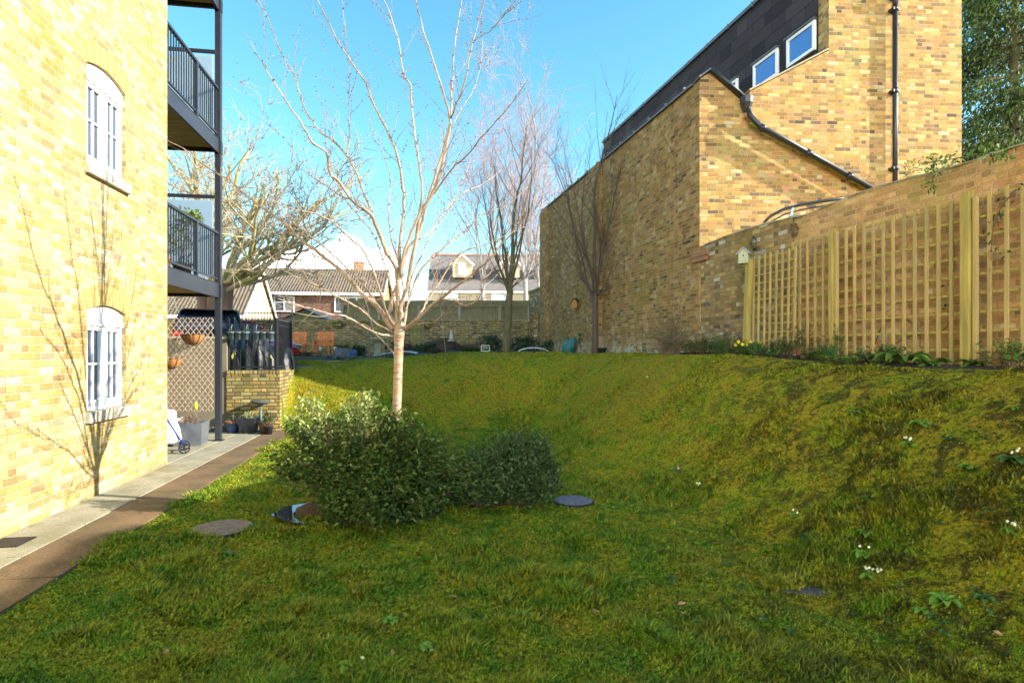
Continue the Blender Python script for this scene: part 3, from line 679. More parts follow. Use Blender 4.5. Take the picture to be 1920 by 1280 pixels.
# ------------------------------------------------------------------ cars
def car(name, loc, rz, paint, label, L_=4.1, W_=1.75, Ht=1.48, hatch=True):
    e = empty(name, loc, rz); tag(e, label, 'car')
    # length along y (front +), half width w
    def sec(y, zlo, zbelt, w1, w2):  return [(-w1*.92, zlo), (-w1, zlo + .12), (-w1 * 1.0, (zlo + zbelt) / 2), (-w2, zbelt), (-w2 * .8, zbelt + .03), (w2 * .8, zbelt + .03), (w2, zbelt), (w1, (zlo + zbelt) / 2), (w1, zlo + .12), (w1*.92, zlo)]
    hw = W_ / 2; hl = L_ / 2
    S_ = [(-hl, .38, .80, hw*.80, hw*.76), (-hl+.08, .25, .93, hw*.92, hw*.86), (-hl+.35, .20, .98, hw*.98, hw*.92), (-hl*.4, .18, .95, hw, hw*.94), (hl*.25, .18, .92, hw, hw*.93), (hl*.55, .18, .86, hw*.98, hw*.88), (hl-.35, .2, .76, hw*.93, hw*.82), (hl-.08, .25, .66, hw*.82, hw*.72), (hl, .34, .52, hw*.62, hw*.6)]
    m = MB(); n = 10
    for s in S_: m.v += [(x, s[0], z) for (x, z) in sec(*s)]
    for i in range(len(S_) - 1):
        for k in range(n): k2 = (k+1) % n; m.f.append((i*n+k, i*n+k2, (i+1)*n+k2, (i+1)*n+k)); m.sm.append(True)
    m.f.append(tuple(range(n))); m.sm.append(False); m.f.append(tuple(range(len(S_)*n - 1, (len(S_)-1)*n - 1, -1))); m.sm.append(False)
    o = m.build('body', paint, e); sub = o.modifiers.new('s', 'SUBSURF'); sub.levels = 2; sub.render_levels = 2
    # glasshouse (dark) and roof
    def ring(y, z, w): return [(-w, y, z), (w, y, z)]
    gl = MB(); zb = .93; zt = Ht - .05
    base = [(-hw*.84, -hl+.22, .93), (hw*.84, -hl+.22, .93), (hw*.86, hl*.42, .88), (-hw*.86, hl*.42, .88)]; top = [(-hw*.66, -hl+.62, zt), (hw*.66, -hl+.62, zt), (hw*.68, hl*.02, zt), (-hw*.68, hl*.02, zt)]
    gl.add(base + top, [(3, 2, 1, 0), (4, 5, 6, 7), (0, 1, 5, 4), (1, 2, 6, 5), (2, 3, 7, 6), (3, 0, 4, 7)]); gl.build('windows', M_cargl, e, bevel=.03)
    r = MB(); rt = [(-hw*.69, -hl+.50, zt-.01), (hw*.69, -hl+.50, zt-.01), (hw*.71, hl*.06, zt-.02), (-hw*.71, hl*.06, zt-.02)]
    r.add(rt + [(x * .93, y * .93 - .03, z + .065) for x, y, z in rt], [(3, 2, 1, 0), (4, 5, 6, 7), (0, 1, 5, 4), (1, 2, 6, 5), (2, 3, 7, 6), (3, 0, 4, 7)]); r.build('roof', paint, e, bevel=.025)
    pl = MB()
    for s in (-1, 1):
        MB().bar((s*hw*.68, -hl+.60, zt), (s*hw*.86, -hl+.20, .93), .05, .09).build('pillar', paint, e); MB().bar((s*hw*.69, hl*.03, zt), (s*hw*.87, hl*.43, .89), .045, .05).build('pillar', paint, e); MB().bar((s*hw*.69, -hl*.3, zt), (s*hw*.87, -hl*.28, .93), .03, .07).build('pillar', paint, e)
    MB().box(-hw*.64, hw*.64, -hl+.30, -hl+.56, zt + .0, zt + .035).build('spoiler', paint, e, bevel=.012)
    for s in (-1, 1):
        MB().box(min(s*hw*.62, s*hw*.88), max(s*hw*.62, s*hw*.88), -hl+.0, -hl+.13, .70, .90).build('tail_light', M_red, e, bevel=.02)
        MB().box(min(s*hw*.45, s*hw*.78), max(s*hw*.45, s*hw*.78), hl-.22, hl-.02, .52, .66).build('headlight', M_chrome, e, bevel=.02)
        MB().box(min(s*hw*.98, s*hw*1.14), max(s*hw*.98, s*hw*1.14), hl*.28, hl*.36, .92, 1.04).build('mirror', paint, e, bevel=.02)
    MB().box(-.26, .26, -hl-.012, -hl+.04, .60, .71).build('number_plate', mat('plate_white', (.7, .7, .66), None, 3, .4), e)
    for (sx, y) in ((-1, -hl*.62), (1, -hl*.62), (-1, hl*.62), (1, hl*.62)):
        w_ = empty('wheel', (sx * (hw - .10), y, .31)); w_.parent = e; w_.rotation_euler = (0, R(90), 0)
        MB().lathe([(.20, -.1), (.30, -.105), (.315, -.06), (.315, .06), (.30, .105), (.20, .1)], n=24).build('tyre', M_rubber, w_)
        MB().lathe([(.05, -.102), (.205, -.09), (.205, .09), (.05, .102)], n=10, smooth=False).build('rim', M_chrome, w_)
    return e
M_cargl = glass_mat('car_glass', (.02, .03, .05), .06); M_red = mat('red_lamp', (.45, .02, .02), (.35, .01, .01), 9, .2); M_chrome = mat('silver_metal', (.5, .5, .52), None, 4, .25, metal=.9); M_rubber = mat('rubber', (.02, .02, .02), None, 20, .8)
def paint(n, c): m = mat(n, c, c, 3, .25); m.node_tree.nodes['Principled BSDF'].inputs['Coat Weight'].default_value = .3; return m
car('parked_car', (-8.1, 15.9, 1.24), R(24), paint('charcoal_paint', (.014, .014, .016)), 'dark grey hatchback parked behind the lattice with its back to the lawn')
car('parked_car', (-8.9, 19.0, 1.24), R(-112), paint('red_paint', (.38, .018, .02)), 'bright red car parked behind the black railings and covered motorbike')
car('parked_car', (-12.2, 17.2, 1.24), R(14), paint('maroon_paint', (.16, .012, .02)), 'dark maroon car parked beyond the grey hatchback')
# ------------------------------------------------------------------ pots and things on the patio
M_zinc = mat('zinc', (.30, .32, .35), (.18, .20, .23), 5, .45, metal=.6, bump=.2)
def tub(loc, rz, w0, w1, h, mt, label, ribs=0, dead=True, hgt=.12, leaf=None, cat='planter'):
    e = empty('planter', loc, rz); tag(e, label, cat); m = MB()
    a, b = w0 / 2, w1 / 2; t_ = .022
    v = [(-a, -a, 0), (a, -a, 0), (a, a, 0), (-a, a, 0), (-b, -b, h), (b, -b, h), (b, b, h), (-b, b, h), (-b + t_, -b + t_, h), (b - t_, -b + t_, h), (b - t_, b - t_, h), (-b + t_, b - t_, h), (-b + t_, -b + t_, h - .05), (b - t_, -b + t_, h - .05), (b - t_, b - t_, h - .05), (-b + t_, b - t_, h - .05)]
    m.add(v, [(3, 2, 1, 0), (0, 1, 5, 4), (1, 2, 6, 5), (2, 3, 7, 6), (3, 0, 4, 7), (4, 5, 9, 8), (5, 6, 10, 9), (6, 7, 11, 10), (7, 4, 8, 11), (8, 9, 13, 12), (9, 10, 14, 13), (10, 11, 15, 14), (11, 8, 12, 15)])
    m.build('tub', mt, e, bevel=.006)
    if ribs:
        r = MB()
        for k in range(ribs):
            f = -.92 + 1.84 * k / (ribs - 1)
            r.bar((f * a, -a - .004, .01), (f * b, -b - .004, h - .02), .012, .012, (0, 1, 0)); r.bar((a + .004, f * a, .01), (b + .004, f * b, h - .02), .012, .012, (1, 0, 0))
        r.build('ribs', mt, e)
    MB().box(-b + .024, b - .024, -b + .024, b - .024, h - .06, h - .045).build('soil', M_soil, e)
    if leaf:
        Lv = Leaves(); bush_leaves(Lv, (0, 0, h + hgt * .3), (b * .9, b * .9, hgt), 260, .05, .02, np.random.default_rng(int(abs(loc[0]) * 100)), shell=.1, droop=.3); Lv.build('plants', leaf, e)
    return e
M_dry = leaf_mat('dry_flowers', (.36, .24, .17), (.24, .16, .10))
tub(tuple(lbw(-.36, 1.88, .022)), LA + R(5), .44, .50, .40, M_zinc, 'square zinc planter of dried flowers beside the balcony post', leaf=M_dry)
tub(tuple(lbw(-.93, 2.2, .022)), LA, .44, .50, .44, mat('ribbed_plastic', (.50, .47, .40), (.42, .40, .34), 4, .6), 'pale ribbed square planter behind the zinc one', ribs=15)
e = empty('garden_spinner', tuple(lbw(-.27, 1.85, .40))); tag(e, 'yellow tulip shaped ornament on a stick in the zinc planter', 'ornament')
MB().tube([(0, 0, 0), (0, 0, .24)], .006, 5).build('stick', M_wood, e); MB().lathe([(.004, .22), (.034, .27), (.03, .33), (.004, .38)], n=8).build('flower', mat('yellow_plastic', (.75, .68, .03), None, 4, .4), e)
# hand trolley
tr_ = empty('shopping_trolley', tuple(lbw(-.40, .95, .022)), LA + R(20)); tag(tr_, 'white covered shopping trolley with blue frame and small black wheels', 'trolley')
g = G('white_cover'); g.b.inputs['Base Color'].default_value = (.66, .68, .70, 1); g.b.inputs['Roughness'].default_value = .6; g.bump(g.noise(6, 4, .6, mapping=(1, 1, .4)), .7, .05)
m = MB(); n = 14
for i, (w_, d_, z_, o_) in enumerate([(.16, .12, .16, .0), (.20, .16, .22, .02), (.19, .15, .4, .0), (.17, .13, .55, -.03), (.19, .14, .60, -.03), (.20, .15, .66, -.04), (.14, .10, .70, -.05)]):
    for k in range(n): a = 2*math.pi*k/n; q = 1 + .06*math.sin(3*a + i); m.v.append((w_*q*math.copysign(abs(math.cos(a))**.6, math.cos(a)) + o_, d_*q*math.copysign(abs(math.sin(a))**.6, math.sin(a)), z_))
for i in range(6):
    for k in range(n): m.f.append((i*n+k, i*n+(k+1)%n, (i+1)*n+(k+1)%n, (i+1)*n+k)); m.sm.append(True)
m.f.append(tuple(range(6*n, 7*n))); m.sm.append(False); m.f.append(tuple(range(n))[::-1]); m.sm.append(False)
m.build('bag', g.m, tr_)
m = MB()
for s in (-.13, .13): m.tube([(.26, s, .12), (.1, s, .42), (-.06, s, .74), (-.16, s, .80)], .012, 6)
m.tube([(.26, -.13, .10), (.26, .13, .10)], .010, 6); m.build('frame', mat('blue_frame', (.03, .06, .35), None, 4, .4), tr_)
for s in (-.17, .17):
    w_ = empty('wheel', (.26, s, .085)); w_.parent = tr_; w_.rotation_euler = (R(90), 0, 0)
    m = MB()
    for k in range(24):
        a = 2*math.pi*k/24; b_ = 2*math.pi*(k+1)/24; m.bar((.075*math.cos(a), .075*math.sin(a), 0), (.075*math.cos(b_), .075*math.sin(b_), 0), .02, .02)
    m.build('tyre', M_rubber, w_); m = MB()
    for k in range(5): a = 2*math.pi*k/5; m.bar((0, 0, 0), (.07*math.cos(a), .07*math.sin(a), 0), .016, .012)
    m.lathe([(.018, -.02), (.018, .02)], n=8); m.build('spokes', M_rubber, w_)
# pots in front of the retaining wall
fy = 3.35
M_blue = mat('blue_glaze', (.04, .09, .24), (.03, .06, .16), 6, .25)
e = empty('blue_pot', tuple(lbw(-.10, fy, .022))); tag(e, 'round blue glazed pot against the brick retaining wall', 'pot')
MB().lathe([(.09, 0), (.12, .1), (.13, .2), (.145, .215), (.145, .235), (.12, .235), (.11, .2)], n=20).build('pot', M_blue, e)
m = MB(); m.lathe([(.149, .2), (.150, .22), (.149, .24)], n=20); m.build('rim', M_terra, e)
m = MB(); rgn = random.Random(2)
for k in range(4): m.tube([(0, 0, .2), (rgn.uniform(-.04, .04), rgn.uniform(-.04, .04), .32), (rgn.uniform(-.09, .09), 0, .42)], [.005, .004, .002], 4)
m.build('stems', M_wood, e)
tub(tuple(lbw(.20, fy, .022)), LA, .26, .36, .31, mat('charcoal_plastic', (.045, .045, .055), None, 4, .5), 'dark ribbed square tub with pale trailing plant by the brick wall', ribs=12, leaf=leaf_mat('pale_leaf', (.30, .34, .14), (.40, .42, .20)), hgt=.10)
e = empty('bird_bath', tuple(lbw(.42, fy + .05, .01))); tag(e, 'small dark bird bath on a teal stem beside the retaining wall', 'bird bath')
MB().lathe([(.02, .55), (.17, .60), (.20, .635), (.20, .65), (.15, .63)], n=24).build('basin', mat('bath_grey', (.10, .11, .11), None, 4, .6), e); MB().lathe([(.10, 0), (.09, .03), (.025, .06), (.028, .3), (.022, .56)], n=12).build('stem', mat('teal_metal', (.06, .16, .16), None, 4, .5), e)
e = empty('wicker_basket', tuple(lbw(.57, fy - .12, .015))); tag(e, 'small brown wicker basket of plants below the bird bath', 'basket')
MB().lathe([(.10, 0), (.13, .12), (.15, .22), (.155, .24), (.13, .24)], n=16).build('basket', mat('wicker', (.18, .10, .05), (.10, .06, .03), 30, .9, bump=1, bscale=50), e)
Lv = Leaves(); bush_leaves(Lv, (.05, 0, .30), (.12, .1, .12), 120, .07, .02, np.random.default_rng(8)); Lv.build('plants', M_lfd, e)
e = empty('wheeled_pot', tuple(lbw(.66, fy - .32, .02))); tag(e, 'small black pot of dark plants at the corner of the lawn', 'pot')
MB().lathe([(.07, 0), (.09, .15), (.1, .16), (.085, .16)], n=14).build('pot', M_dark, e); Lv = Leaves(); bush_leaves(Lv, (0, 0, .24), (.09, .09, .1), 90, .06, .02, np.random.default_rng(9)); Lv.build('plants', M_lfd, e)
# ------------------------------------------------------------------ big brick building on the right
BPAL = [(0, (.46, .26, .075)), (.16, (.52, .31, .10)), (.30, (.40, .22, .07)), (.44, (.54, .37, .15)), (.56, (.34, .20, .08)), (.66, (.48, .25, .10)), (.74, (.40, .28, .10)), (.84, (.24, .15, .07)), (.91, (.14, .10, .07)), (.94, (.52, .25, .13)), (.97, (.56, .44, .24))]
M_gable = brick_mat('stock_brick_gable', BPAL, (.54, .37, .18), mj=.0055, moss=(.40, .40, .12), mossamt=.25)
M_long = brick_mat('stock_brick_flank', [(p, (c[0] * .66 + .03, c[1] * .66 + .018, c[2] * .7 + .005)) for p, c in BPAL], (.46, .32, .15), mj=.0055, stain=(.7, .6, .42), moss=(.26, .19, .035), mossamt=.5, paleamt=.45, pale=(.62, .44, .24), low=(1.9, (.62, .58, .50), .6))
M_slate = brick_mat('slate_cladding', [(0, (.030, .028, .036)), (.3, (.038, .034, .042)), (.6, (.026, .024, .032)), (.85, (.045, .04, .046))], (.012, .011, .014), bw=1.35, rh=.30, mj=.006)
M_lead = mat('lead', (.14, .14, .15), (.09, .09, .10), 6, .5, metal=.3, bump=.2)
rbE = empty('brick_building', (CX, CY, 0), CA); tag(rbE, 'large old yellow brick building with slate upper storey on the right', 'building')
ga = R(-9.28); gx, gy = math.cos(ga), math.sin(ga)
def gp(s, z, off=0.): return (s * gx - off * gy, s * gy + off * gx, z)
def gprism(mb, poly, o0, o1):
    n = len(poly); vs = [gp(s, z, o0) for s, z in poly] + [gp(s, z, o1) for s, z in poly]
    mb.add(vs, [tuple(range(n)), tuple(range(2*n-1, n-1, -1))] + [(i, i+n, (i+1) % n + n, (i+1) % n) for i in range(n)])
m = MB(); m.box(0, .3, .0, 5.1, .5, 7.1); m.box(0, .3, 5.1, 11.24, .5, 7.1)
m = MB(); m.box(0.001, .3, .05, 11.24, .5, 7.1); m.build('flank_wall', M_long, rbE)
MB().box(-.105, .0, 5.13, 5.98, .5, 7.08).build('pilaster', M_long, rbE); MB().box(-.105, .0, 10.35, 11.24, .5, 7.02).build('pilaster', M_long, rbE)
m = MB(); gprism(m, [(0, .5), (5.455, .5), (5.455, 11.3), (2.62, 11.3), (2.62, 7.73), (.98, 6.855), (.9, 6.68), (.2, 7.27), (0, 7.12)], 0, .23); m.build('gable_wall', M_gable, rbE)
m = MB(); gprism(m, [(.90, 6.35), (.90, 6.66), (.985, 6.845), (2.615, 7.715), (2.615, 11.3), (5.45, 11.3), (5.45, .5), (3.66, .5), (3.66, 4.85)], -.13, -.002); m.build('gable_face', M_gable, rbE)
MB().box(2.60, 5.2, -.15, 11.4, 1, 10.0).build('slate_storey', M_slate, rbE)
m = MB(); m.box(2.53, 5.3, -.1, 11.47, 10.003, 10.09)
for i in range(12): m.box(2.515, 2.60, i * .98 - .1, i * .98 - .07, 9.98, 10.105)
m.build('roof_coping', M_lead, rbE)
MB().box(.3, 2.59, .25, 11.2, 1, 6.7).build('lower_roof', M_lead, rbE)
m = MB(); m.prism([(-.06, 7.075), (-.06, 7.12), (.33, 7.25), (.33, 7.103), (0, 7.103)], .24, 11.3, 'y')
for i in range(14): m.box(-.068, .10, .5 + i * .82, .53 + i * .82, 7.10, 7.17)
m.build('parapet_coping', M_lead, rbE)
# gable copings along the slope
def gbar(mb, a, b, wd, th): mb.bar(gp(*a), gp(*b), wd, th)
m = MB(); gbar(m, (-.04, 7.13, .09), (.2, 7.30, .09), .34, .035); gbar(m, (.2, 7.30, .09), (.93, 6.72, .09), .34, .035); m.build('verge_coping', M_lead, rbE, bevel=.005)
m = MB(); gbar(m, (.97, 6.875, .05), (2.61, 7.752, .05), .38, .03); m.build('raked_coping', mat('mortar_fillet', (.42, .34, .22), (.34, .27, .18), 8, .9), rbE)
for k, (ya, yb) in enumerate(((-.17, .683), (.981, 1.863), (2.5, 3.38), (4.05, 4.93))):
    wf = empty('window', (2.6, 0, 0)); wf.parent = rbE; z0, z1 = 7.93, 8.555
    f = MB(); X0, X1 = -.06, .0
    f.box(X0, X1, ya, ya + .07, z0, z1); f.box(X0, X1, yb - .07, yb, z0, z1); f.box(X0, X1, ya + .07, yb - .07, z0, z0 + .07); f.box(X0, X1, ya + .07, yb - .07, z1 - .07, z1)
    f.build('frame', M_white, wf, bevel=.006); MB().box(-.03, -.005, ya + .06, yb - .06, z0 + .06, z1 - .06).build('pane', M_sky, wf) if False else MB().box(-.03, -.004, ya + .06, yb - .06, z0 + .06, z1 - .06).build('pane', glass_mat('blue_glass', (.04, .13, .42), .02), wf)
    MB().box(-.10, .0, ya - .03, yb + .03, z1 + .002, z1 + .03).build('drip', M_lead, wf)
# rainwater goods
dp = empty('downpipe', (CX, CY, 0), CA); tag(dp, 'tall black cast iron downpipe with hopper on the sunlit brick gable', 'drainpipe')
s0 = 3.955
m = MB(); m.tube([gp(s0, 4.0, -.215), gp(s0, 8.65, -.215)], .048, 10); m.build('pipe', M_dark, dp)
for z in (5.35, 6.9, 8.55): m = MB(); m.cbox(gp(s0, z, -.19), (.16, .13, .05)); m.tube([gp(s0, z - .04, -.215), gp(s0, z + .06, -.215)], .060, 10); m.build('bracket', M_dark, dp)
m = MB(); c_ = gp(s0, 0, -.23); m.lathe([(.05, 8.65), (.07, 8.72), (.13, 8.86), (.14, 8.99), (.13, 9.0)], (c_[0], c_[1], 0), 8, smooth=False); m.tube([gp(s0, 8.95, -.23), gp(s0, 10.8, -.23)], .045, 8); m.build('hopper', M_dark, dp)
d2 = empty('downpipe', (CX, CY, 0), CA); tag(d2, 'black waste pipe running diagonally down the gable from a hopper', 'drainpipe')
m = MB(); m.tube([gp(.93, 6.55, -.10), gp(.96, 6.33, -.19), gp(1.13, 6.13, -.22), gp(3.62, 4.86, -.22)], .052, 10); m.build('pipe', M_dark, d2)
for s, z in ((1.2, 6.09), (2.15, 5.61), (3.0, 5.175)): m = MB(); m.tube([gp(s - .06, z + .03, -.22), gp(s + .06, z - .03, -.22)], .066, 10); m.tube([gp(s, z, -.22), gp(s, z - .05, -.13)], .02, 6); m.build('collar', M_dark, d2)
c_ = gp(.93, 0, -.09); m = MB(); m.lathe([(.06, 6.45), (.08, 6.52), (.12, 6.62), (.13, 6.74), (.12, 6.75)], (c_[0], c_[1], 0), 8, smooth=False)
m.tube([gp(.2, 7.285, -.10), gp(.90, 6.74, -.10)], .04, 6); m.build('hopper', M_dark, d2)
m = MB(); gbar(m, (.96, 6.20, -.16), (3.56, 4.87, -.16), .05, .05); m.build('mossy_ledge', mat('moss', (.20, .24, .02), (.12, .13, .02), 16, .95, bump=.8), rbE)
# ------------------------------------------------------------------ garden wall
GPAL = [(0, (.56, .32, .13)), (.2, (.62, .37, .16)), (.38, (.50, .29, .12)), (.52, (.64, .41, .19)), (.66, (.56, .35, .14)), (.8, (.60, .34, .15)), (.9, (.42, .26, .12)), (.96, (.66, .48, .27))]
M_gw = brick_mat('garden_wall_brick', GPAL, (.62, .42, .20), mj=.008, stain=(.78, .66, .45), moss=(.40, .30, .06), mossamt=.4, low=(1.75, (.35, .33, .10), .4))
DPAL = [(0, (.36, .22, .09)), (.2, (.28, .19, .08)), (.38, (.42, .27, .10)), (.52, (.21, .145, .08)), (.66, (.44, .31, .12)), (.8, (.33, .21, .08)), (.90, (.14, .10, .07)), (.95, (.50, .45, .36))]
M_gw2 = brick_mat('old_wall_brick', DPAL, (.30, .25, .15), mj=.0045, stain=(.6, .55, .4), moss=(.22, .17, .035), mossamt=.6, paleamt=.3, pale=(.45, .38, .28), low=(2.0, (.55, .52, .45), .5))
gw = empty('garden_wall', (CX, CY, 0), CA); tag(gw, 'long old brick garden wall behind the trellis, mossy along its top', 'wall')
def wallsec(ya, yb, zt, x0, mt, nm):
    m = MB(); n = max(2, int((yb - ya) / .12)); rgn = random.Random(int(ya * 10))
    ys_ = [ya + (yb - ya) * i / n for i in range(n + 1)]; tops = [zt(y) + rgn.uniform(-.012, .012) for y in ys_]
    for i in range(n):
        a, b = ys_[i], ys_[i+1]; ta, tb = tops[i], tops[i+1]
        m.add([(x0, a, .3), (x0, b, .3), (x0, b, tb), (x0, a, ta), (x0 + .33, a, .3), (x0 + .33, b, .3), (x0 + .33, b, tb), (x0 + .33, a, ta)], [(0, 3, 2, 1), (3, 7, 6, 2), (4, 5, 6, 7)] + ([(0, 4, 7, 3)] if i == 0 else []) + ([(1, 2, 6, 5)] if i == n - 1 else []))
    return m.build(nm, mt, gw)
zt1 = lambda y: 3.75 + .20 * min(1, max(0, (-6.15 - y) / .5)) + .36 * min(1, max(0, (-7.6 - y) / 1.2)) + .03 * math.sin(y * 1.1) + .02 * math.sin(y * 2.7)  # unseen near stretch made higher, shaped to shade the path and shrub
zt2 = lambda y: 3.76 + .05 * math.sin((y + 2.6) * 1.2) if y > -2.7 else 3.72
wallsec(-17, -8.95, zt1, .02, M_gw, 'wall'); wallsec(-8.3, -6.3, zt1, .02, M_gw, 'wall'); wallsec(-8.95, -8.3, lambda y: 1.56, .02, M_gw, 'wall'); MB().box(.02, .35, -8.95, -8.3, 2.02, 4.2).build('wall', M_gw, gw); wallsec(-6.3, -2.7, zt1, .02, M_gw, 'wall'); wallsec(-2.7, -.005, zt2, .02, M_gw2, 'old_wall')  # unseen opening added near the camera to let a sun patch onto the bank
M_mor = mat('mossy_mortar', (.34, .30, .18), (.20, .18, .06), 5, .95, bump=1, bscale=25)
m = MB(); n = 110
for i in range(n + 1):
    y = -17 + 16.95 * i / n; z = (zt1(y) if y < -2.7 else zt2(y)) ; j = .012 * math.sin(i * 1.9) + .009 * math.sin(i * 4.7)
    for (x, dz) in ((.012 + j, -.01), (.015 + j, .010), (.12, .045 + j), (.26, .04), (.36, .0)): m.v.append((x, y, z + dz))
for i in range(n):
    for k in range(4): m.f.append((i*5+k, (i+1)*5+k, (i+1)*5+k+1, i*5+k+1)); m.sm.append(True)
m.build('coping', M_mor, gw)
m = MB(); m.box(-.06, .02, -.32, .23, 3.55, 3.64); m.box(-.05, .02, -.28, .23, 3.46, 3.545); m.build('corbel', mat('red_tile', (.34, .16, .08), (.24, .12, .06), 12, .85, bump=.4), gw)
# second low wall beyond the far pilaster
e = empty('low_brick_wall', (CX, CY, 0), CA); tag(e, 'short brick wall with pier beyond the far end of the brick building', 'wall')
MB().box(.05, .4, 11.26, 13.4, .5, 4.15).build('wall', M_gw2, e); MB().box(0, .45, 11.26, 13.45, 4.152, 4.22).build('coping', M_mor, e); MB().box(-.28, -.10, 11.5, 11.75, .5, 3.1).build('pier', M_gw2, e)
# ------------------------------------------------------------------ trellis fence
M_tre = mat('treated_timber', (.46, .35, .08), (.28, .22, .05), 3.5, .8, bump=.25, stretch=(4, 4, .5), bscale=20)
M_tre2 = mat('treated_timber_tan', (.50, .35, .11), (.31, .24, .085), 2.2, .8, bump=.25, stretch=(4, 4, .5), bscale=20)
def gz(x, y): w_ = rb(x, y); return float(H(w_.x, w_.y, False))
POSTS = [-1.93, -3.70, -5.59, -7.48, -9.37, -11.26]
tz = 3.31
def tpanel(y0, y1, label, xo=-.13, lean=0, z0=None, top=tz, sp=.15, hs=.2):
    zb = 1.52 if z0 is None else z0
    e = empty('trellis', (CX, CY, 0), CA); tag(e, label, 'trellis', 'trellis panels along the garden wall')
    m = MB(); n = max(1, round((y1 - y0) / sp))
    for i in range(n + 1):
        y = y0 + (y1 - y0) * i / n; j = .004 * math.sin(i * 3.3); dz = .02 * math.sin(i * 5.1)
        m.bar((xo - .012, y + j, zb + dz - .06), (xo - .012 + lean * 0, y + lean + j, top + .015 + dz * .4), .036, .02, (1, 0, 0))
    m.build('uprights', M_tre2, e); m = MB(); k = int((top - zb) / hs)
    for i in range(k + 1):
        z = top - .035 - i * hs; sh = lean * (z - zb) / (top - zb)
        if z > zb: m.bar((xo + .014, y0 + sh, z), (xo + .014, y1 + sh, z + .004), .02, .028, (0, 0, 1))
    m.build('slats', M_tre, e); return e
ords = ['nearest the birdhouse, set close over dark brickwork', 'wide middle one between the slim and the broad timber post', 'cut by the right edge of the photo, with a climber on it']
for i in range(3):
    tpanel(POSTS[i+1] + .06, POSTS[i] - .05 if i else -2.86, ['first full trellis panel, between the lattice piece and the slim post', 'widest trellis panel, between the slim post and the broad post', 'trellis panel cut by the right edge of the photo, with a climber on it'][i], sp=.15 if i != 2 else .155)
tpanel(-2.98, -1.99, 'leaning square lattice panel overlapping the first trellis by the birdhouse', xo=-.20, lean=-.03, z0=1.62, top=3.22, sp=.14, hs=.135)
for i, y in enumerate(POSTS[:3]):
    wd = .07 if i == 1 else .10; lean = .09 if i == 0 else 0
    lab = ['leaning timber trellis post carrying the pale birdhouse', 'slim upright trellis post between the first and second panels', 'broad pale-topped trellis post near the right edge of the photo'][i]
    e = empty('trellis_post', (CX, CY, 0), CA); tag(e, lab, 'post', 'trellis posts')
    m = MB(); x = -.18 if i else -.26; m.bar((x, y + lean, 1.0), (x, y - lean * .4, tz + .05 if i else 3.2), wd, .08, (1, 0, 0)); m.build('timber', M_tre, e, bevel=.004)
    if i in (1, 2): m = MB(); m.bar((x + .01, y - wd * .85, 1.3), (x + .01, y - wd * .85, tz - .02), .04, .045, (1, 0, 0)); m.build('batten', M_tre2, e, bevel=.003)
def birdhouse(loc, rz, label, cw, cr, s=1.):
    e = empty('birdhouse', loc, rz); tag(e, label, 'birdhouse'); a = .075 * s; h = .16 * s
    m = MB(); m.prism([(-a, 0), (a, 0), (a, h), (0, h + .085 * s), (-a, h)], -.07 * s, .07 * s, 'y'); m.build('box', cw, e, bevel=.002)
    m = MB(); m.bar((-a - .03*s, 0, h - .02*s), (.004, 0, h + .095*s), .19 * s, .012); m.bar((a + .03*s, 0, h - .02*s), (-.004, 0, h + .095*s), .19 * s, .012)
    m.v = [(x, y, z) for x, y, z in m.v]; m.build('roof', cr, e)
    m = MB(); m.lathe([(.013*s, 0), (.013*s, .004)], n=14); o = m.build('entrance_hole', M_soil, e); o.rotation_euler = (R(90), 0, 0); o.location = (0, -.069 * s, .12 * s); return e
birdhouse(tuple(rb(-.32, -1.92, 3.13)), CA - R(50), 'pale green birdhouse with a grey roof on the leaning trellis post', mat('sage_paint', (.42, .46, .30), (.36, .40, .25), 8, .7), mat('grey_roof', (.40, .40, .38), None, 8, .7), 1.05)
birdhouse(tuple(rb(-.09, 7.15, 3.05)), CA - R(50), 'small orange birdhouse with a dark green roof on the brick flank wall', mat('orange_wood', (.48, .22, .06), None, 8, .7), mat('dark_green_roof', (.03, .06, .05), None, 8, .8), 1.25)
# curved canopy frame behind the wall
e = empty('canopy_frame', (0, 0, 0)); tag(e, 'curved dark metal canopy frame rising behind the garden wall', 'canopy')
arc = [(1432, 418), (1445, 405), (1470, 392), (1505, 383), (1550, 376), (1612, 367)]
m = MB(); m.tube([P(a, b, 11.0) for a, b in arc], .03, 6); m.tube([P(a + 3, b + 9, 11.0) for a, b in arc], .015, 6); m.build('curved_rail', M_dark, e)
m = MB(); m.bar(P(1487, 386, 11.0), P(1478, 425, 11.0), .04, .05); m.bar(P(1434, 416, 11), P(1420, 470, 11), .04, .05); m.bar(P(1610, 368, 11), P(1620, 420, 11), .04, .05); m.build('strut', M_chrome, e)
# ------------------------------------------------------------------ back wall and fence
WPAL = [(0, (.40, .31, .14)), (.3, (.31, .25, .11)), (.55, (.44, .35, .16)), (.75, (.25, .19, .10)), (.9, (.50, .41, .22))]
M_bw = brick_mat('back_wall_brick', WPAL, (.09, .075, .05), mj=.010, moss=(.24, .24, .05), mossamt=.7)
BWY = 25.0
e = empty('back_wall', (0, BWY, 0)); tag(e, 'long low mossy brick wall closing the far end of the garden', 'wall')
MB().box(-16, .78, 0, .25, .8, 2.98).build('wall', M_bw, e); m = MB(); 
for i in range(38): m.box(-16 + i * .44, -16 + i * .44 + .43, -.04, .29, 2.982, 3.04)
m.build('coping', M_mor, e)
e = empty('board_fence', (0, BWY + .1, 0)); tag(e, 'weathered close-board fence with concrete posts standing on the far brick wall', 'fence')
M_fen = mat('weathered_boards', (.27, .24, .11), (.15, .12, .07), 5, .9, stretch=(6, 1, .6), bump=.5); M_con = mat('concrete', (.36, .34, .28), (.26, .25, .2), 8, .9)
